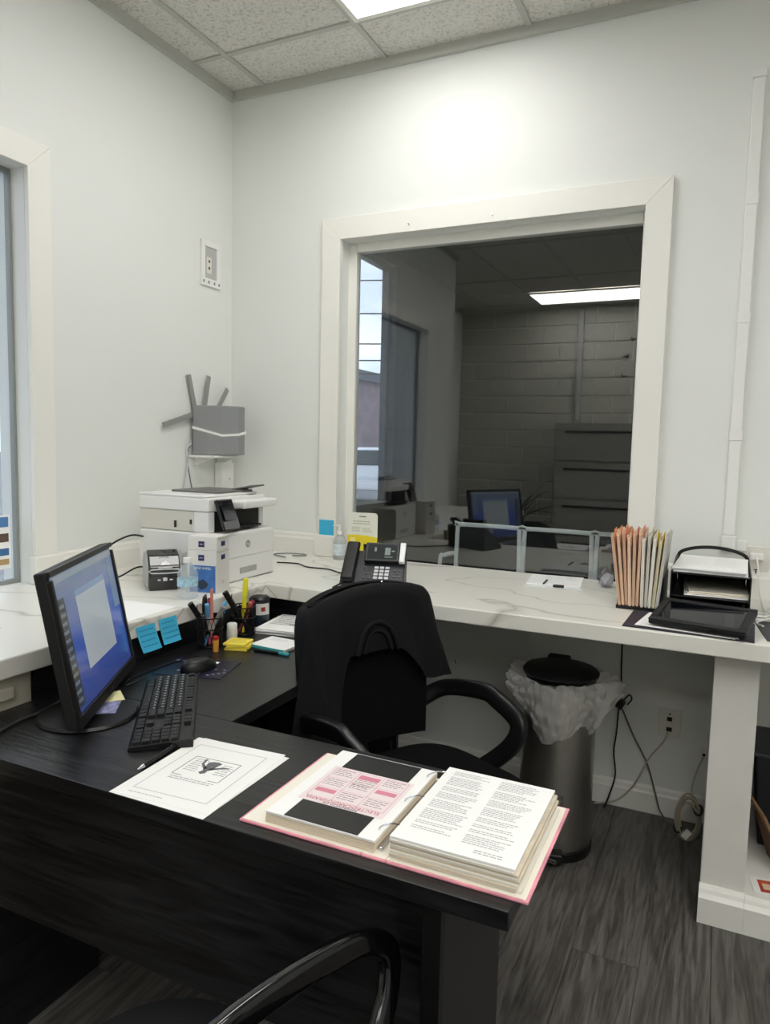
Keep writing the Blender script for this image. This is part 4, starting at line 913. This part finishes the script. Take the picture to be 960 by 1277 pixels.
# cables below the counter
tag(tube('power_cable', [(1.871, -.06, .829), (1.872, -.035, .70), (1.874, -.03, .55), (1.878, -.03, .46)], .0032, blk), 'black cable hanging straight down from the counter to the adapter', 'cable')
ad = thing('power_adapter', 'black power adapter hanging behind the trash can', 'adapter', (1.868, -.03, .425))
box('brick', (0, 0, 0), (.05, .03, .035), blk, ad, .005, rot=(0, .5, 0)); tube('cable_loop', [(.02, 0, .01), (.04, 0, .035), (.05, 0, .02), (.035, 0, -.005)], .003, blk, ad)
tag(tube('adapter_cable', [(1.872, -.03, .40), (1.868, -.025, .30), (1.862, -.025, .22), (1.872, -.025, .13), (1.855, -.05, .05), (1.84, -.06, .004)], .003, blk), 'black cable from the adapter down to the baseboard', 'cable')
tag(tube('brown_cable', [(1.885, -.03, .40), (1.93, -.02, .30), (1.985, -.02, .20), (2.02, -.03, .10), (2.05, -.06, .03), (2.11, -.10, .008), (2.14, -.13, .02)], .003, mat('taupe_cable', '#6f675c', .6)), 'taupe cable slanting down the wall to the coiled cord', 'cable')
tag(tube('data_cable', [(2.052, -.015, .335), (2.04, -.03, .30), (1.99, -.03, .22), (1.94, -.025, .10), (1.88, -.03, .03), (1.80, -.04, .004)], .0032, mat('grey_white_cable', '#b5b0a4', .6)), 'pale cable from the data plate down to the floor', 'cable')
co = thing('coiled_cord', 'beige coiled cord leaning by the partition post', 'cord', (2.145, -.16, 0))
for k in range(5):
    a0 = .04*k
    tube('cord_loop', [((.030+.006*(k % 3))*math.cos(q)+.004*math.sin(3*k), -.03+.012*k+.03*math.sin(q)*.4, .088+.004*math.sin(2*k)+(.064+.006*(k % 3))*math.sin(q)) for q in [2*PI*i/14+a0 for i in range(14)]], .0036, mat('beige_cord', '#a59d8c', .6), co, 8, 3, True)
box('plug', (-.002, -.045, .045), (.022, .016, .032), white_m, co, .003, rot=(0, .6, 0))
for q in (.6, 3.7): strap('tie', [(.038*math.cos(q)+.012*math.cos(s), -.006+.035*math.sin(s), .085+.072*math.sin(q)+.012*math.sin(s)*.3) for s in [2*PI*i/8 for i in range(8)]], .01, .003, blk, co, 2, (0, 0, 1), True)
tag(tube('jack_cable', [(2.182, -.012, .265), (2.165, -.03, .22), (2.15, -.06, .16), (2.155, -.12, .13), (2.165, -.15, .10)], .003, mat('grey_white_cable', '#b5b0a4', .6)), 'pale cable from the phone jack to the coiled cord', 'cable')

# ------------------------------------------------------------------ trash can
tcn = thing('trash_can', 'round stainless steel pedal trash can under the counter', 'trash can', (1.715, -.40, 0))
lathe('body', [(0, .03), (.122, .03), (.125, .035), (.125, .595), (.12, .60), (0, .60)], steel_m, tcn, n=48)
lathe('base_ring', [(0, 0), (.128, 0), (.131, .006), (.131, .032), (.126, .036), (0, .036)], blk, tcn, n=48)
lathe('lid', [(0, .622), (.118, .622), (.129, .625), (.130, .632), (.122, .640), (.07, .647), (.03, .649), (0, .649)], mat('lid_black', '#0b0b0c', .5), tcn, n=48)
box('hinge', (-.03, .115, .636), (.08, .04, .03), mat('lid_black', '#0b0b0c', .5), tcn, .008)
box('pedal_arm', (.035, -.135, .03), (.045, .05, .035), blk, tcn, .006, rot=(0, 0, .25)); cyl('pedal', (.005, -.165, .032), (.045, -.175, .032), .008, chrome, tcn)
lb = thing('trash_bag', 'clear crumpled plastic bag folded over the trash can rim', 'trash bag', (1.715, -.40, 0))
def bag(u, v):
    a = 2*PI*u
    low = .462+.03*math.sin(2*a+1.2)+.022*math.sin(5*a)+.012*math.sin(9*a+2)
    if math.cos(a-PI*1.0) > .6: low += .09*(math.cos(a-PI)-.6)/.4     # shorter on the far left
    bulge = .035+.018*math.sin(3*a+.5)+.012*math.sin(7*a+1)+.045*max(0, math.cos(a-3.3))**3+.03*max(0, math.cos(a-.1))**4
    if v < .25:
        s = v/.25; r = .119+(bulge*.9)*s**.8; z = .604+.016*math.sin(PI*s*.6)
    else:
        s = (v-.25)/.75; r = .119+bulge*.9+.012*math.sin(PI*s)-bulge*.55*s*s; z = .6155-(.6155-low)*s
    w = .006*math.sin(23*a+9*v)+.004*math.sin(41*a-14*v)+.0035*math.sin(31*v+3*math.sin(6*a))
    r += w*min(1, v*3)
    return (max(r, .1265 if v > .25 else .112)*math.cos(a), max(r, .1265 if v > .25 else .112)*math.sin(a), z+w*.6)
gridsheet('bag_skirt', bag, 120, 28, 0, bag_m, lb, closeu=True)

# ------------------------------------------------------------------ storage bay contents
bn = thing('storage_bin', 'black storage bin inside the open bay under the counter', 'bin', (2.53, -.16, .105))
prism('tub', [(-.17, 0), (.17, 0), (.19, .30), (-.19, .30)], 1, -.12, .12, mat('bin_navy_black', '#14161c', .5), bn, .006); box('lid', (0, 0, .309), (.40, .27, .016), mat('bin_lid', '#2b2e35', .45), bn, .005)
cbx = thing('cardboard_flap', 'brown cardboard pieces leaning in the open bay', 'cardboard', (2.385, -.38, .105), .25)
box('sheet', (.0, 0, .095), (.008, .16, .20), card_m, cbx, .001, rot=(0, -.45, 0)); box('sheet', (.0, -.03, .075), (.006, .14, .155), mat('cardboard_dark', '#6b4f37', .9), cbx, .001, rot=(0, -.32, .12))
fl_ = thing('leaflet', 'white leaflet with an orange-red picture in the bay', 'leaflet', (2.40, -.53, .1055), .15)
box('sheet', (0, 0, .0012), (.13, .09, .002), paper_m, fl_); quads('picture', [(-.045, -.035, .02, .03)], .0026, mat('leaflet_red', '#c4513a', .6, noise=.4, nscale=40), fl_); quads('caption', [(-.035, -.02, -.005, .012)], .0029, mat('leaflet_cream', '#e8cdb0', .6), fl_)

# ------------------------------------------------------------------ things seen only mirrored: rear cabinet, decals, conduit, plant
fc = thing('filing_cabinet', 'grey lateral filing cabinet reflected in the window', 'filing cabinet', (1.0, -5.16, 0))
cab_m = mat('cabinet_grey', '#a09e97', .5); bx('body', (-.52, -.24, 0), (.62, .22, 1.68), cab_m, fc, .004)
for k in range(4):
    d = bx('drawer', (-.50, .2205, .06+k*.405), (.60, .238, .44+k*.405), mat('cabinet_drawer', '#b0aea6', .5), fc, .003)
    h = box('handle', (.05, .244, .37+k*.405), (.9, .012, .022), mat('cabinet_dark', '#33322f', .5), d, .003)
wing = [(-.05, .03), (-.02, .012), (-.012, .03), (0, .008), (.05, .02), (.02, -.004), (.01, -.03), (-.006, -.008)]
for k, (x, z, r) in enumerate(((1.18, 2.62, .2), (1.13, 2.43, -.4), (1.10, 2.22, .5), (1.27, 2.22, -.2))):
    tag(prism('bird_decal', wing, 1, 0, .003, blk, None, 0, (x, -5.432, z), (0, r, 0)), ['black bird decal on the block wall, topmost', 'black bird decal on the block wall, second from the top', 'black bird decal on the block wall, lower left', 'black bird decal on the block wall, lower right'][k], 'decal', 'bird decals on the block wall')
tag(bx('wall_conduit', (.60, -5.432, 1.72), (.66, -5.385, 2.995), mat('conduit_grey', '#b9b9b6', .5), None, .006), 'grey vertical conduit on the rear block wall', 'conduit')
pt = thing('potted_plant', 'spiky-leaved potted plant reflected behind the monitor', 'plant', (.55, -3.35, 0))
lathe('pot', [(0, 0), (.12, 0), (.16, .30), (.165, .32), (.15, .32), (.14, .29), (0, .29)], mat('pot_grey', '#4b4946', .6), pt); cyl('stem', (0, 0, .28), (.02, .01, .85), .015, mat('stem_brown', '#5a4a38', .8), pt)
lr = random.Random(2)
for k in range(26):
    a = lr.uniform(0, 2*PI); L = lr.uniform(.28, .45); el = lr.uniform(.1, 1.3); z0 = lr.uniform(.72, .86)
    P = [Vector((math.cos(a)*L*t*math.cos(el), math.sin(a)*L*t*math.cos(el), z0+L*t*math.sin(el)-.25*L*t*t)) for t in (0, .25, .5, .75, 1)]
    bm = bmesh.new(); sd = Vector((-math.sin(a), math.cos(a), 0)); A = []
    for i, p in enumerate(P):
        w = .009*(1-.9*i/4)+.001; A.append([bm.verts.new(p+sd*w), bm.verts.new(p-Vector((0, 0, .004))), bm.verts.new(p-sd*w)])
    for i in range(4):
        for j in range(2): bm.faces.new((A[i][j], A[i][j+1], A[i+1][j+1], A[i+1][j]))
    finish(bm, 'leaf', mat('leaf_dark_green', '#2f3d2a', .5), pt)

# ------------------------------------------------------------------ waiting room chairs and street
seatm = mat('mesh_charcoal', '#17181b', .8); frm = mat('chair_frame_silver', '#f0f2f5', .4)
def wait_chair(x, label, y=.62):
    t = thing('waiting_chair', label, 'chair', (x, y, 0), 0, 'silver-framed chairs behind the window')
    w = .165
    strap('back_frame', [(-w-.004, 0, .48), (-w, .0, .80), (-w+.004, 0, .99), (-w+.012, 0, 1.0), (w-.012, 0, 1.0), (w-.004, 0, .99), (w, 0, .80), (w+.004, 0, .48)], .022, .018, frm, t, 4, (0, 1, 0))
    bx('back_panel', (-w+.014, -.004, .62), (w-.014, .004, .985), seatm, t, .002)
    bx('seat', (-.2+.02, .0, .43), (.2-.02, .42, .48), seatm, t, .015)
    for sx in (-1, 1):
        cyl('leg', (sx*w, .0, 0), (sx*w, 0, .48), .011, frm, t, 8); cyl('leg', (sx*w, .4, 0), (sx*w, .4, .43), .011, frm, t, 8)
for i, x in enumerate((1.125, 1.475, 1.825)): wait_chair(x, ['left silver-framed chair behind the window', 'middle silver-framed chair behind the window', 'right silver-framed chair behind the window, partly hidden by folders'][i])
tag(tube('chair_armrest', [(.875, .62, .0), (.878, .60, .45), (.885, .58, .80), (.90, .60, .835), (.935, .66, .84), (.945, .72, .80), (.945, .74, .0)], .011, frm), 'curved silver armrest left of the waiting chairs', 'armrest')
w3 = st(bx('window_3', (-.90, 2.5, .84), (-.892, 3.64, 3.12), glass_m), 'tall street window of the waiting room')
bx('window_frame', (-.93, 3.59, .84), (-.86, 3.64, 3.12), mat('dark_window_frame', '#20242c', .4), w3); bx('window_frame', (-.93, 2.5, 3.08), (-.86, 3.59, 3.12), mat('dark_window_frame', '#20242c', .4), w3)
st(bx('ground_street', (-60, -60, -.2), (-.95, 60, -.12), mat('asphalt', '#7d7f84', .9, noise=.2, nscale=3)), 'grey street outside')
bld = thing('street_building', 'dull red brick building across the street seen through the far window', 'building', (-16, 30, -.12))
bx('wall', (-14, -6, 0), (4, 6, 4.2), mat('brick_far', '#7b6a72', .9, noise=.3, nscale=2), bld); bx('roof_edge', (-14.3, -6.3, 4.2), (4.3, 6.3, 4.6), mat('roof_far', '#50535c', .8), bld)
for k in range(5): bx('window', (-11+k*3, -6.06, 1.2), (-9.4+k*3, -6.0, 2.9), mat('far_glass', '#8f9bb0', .2), bld)
car = thing('parked_car', 'white parked car seen through the far street window', 'car', (-6.3, 14.2, -.12), math.radians(20))
prism('body', [(-2.2, .35), (-2.2, .85), (-1.3, .95), (-.7, 1.42), (.9, 1.45), (1.6, .98), (2.2, .88), (2.25, .35)], 1, -.85, .85, mat('car_white', '#e6e8ee', .25), car, .06)
for s in (-1, 1):
    prism('side_window', [(-1.05, .98), (-.62, 1.36), (.82, 1.38), (1.3, 1.0)], 1, s*.852, s*.862, mat('car_glass', '#2a3038', .1), car)
    for x in (-1.4, 1.4): lathe('wheel', [(0, -.1), (.30, -.1), (.33, -.06), (.33, .06), (.30, .1), (0, .1)], mat('tyre', '#1a1a1c', .8), car, (x, s*.78, .33), 20, (PI/2, 0, 0))
for k, z in enumerate((3.6, 4.0, 4.5, 5.4, 6.4)):
    tag(tube('power_line', [(-22, 12+k*.4, z), (-8, 15+k*.3, z-.25), (4-6, 20, z+.1)], .02, blk, None, 5, 4), 'overhead power line outside, number %s from the lowest' % ['one', 'two', 'three', 'four', 'five'][k], 'power line', 'overhead power lines')
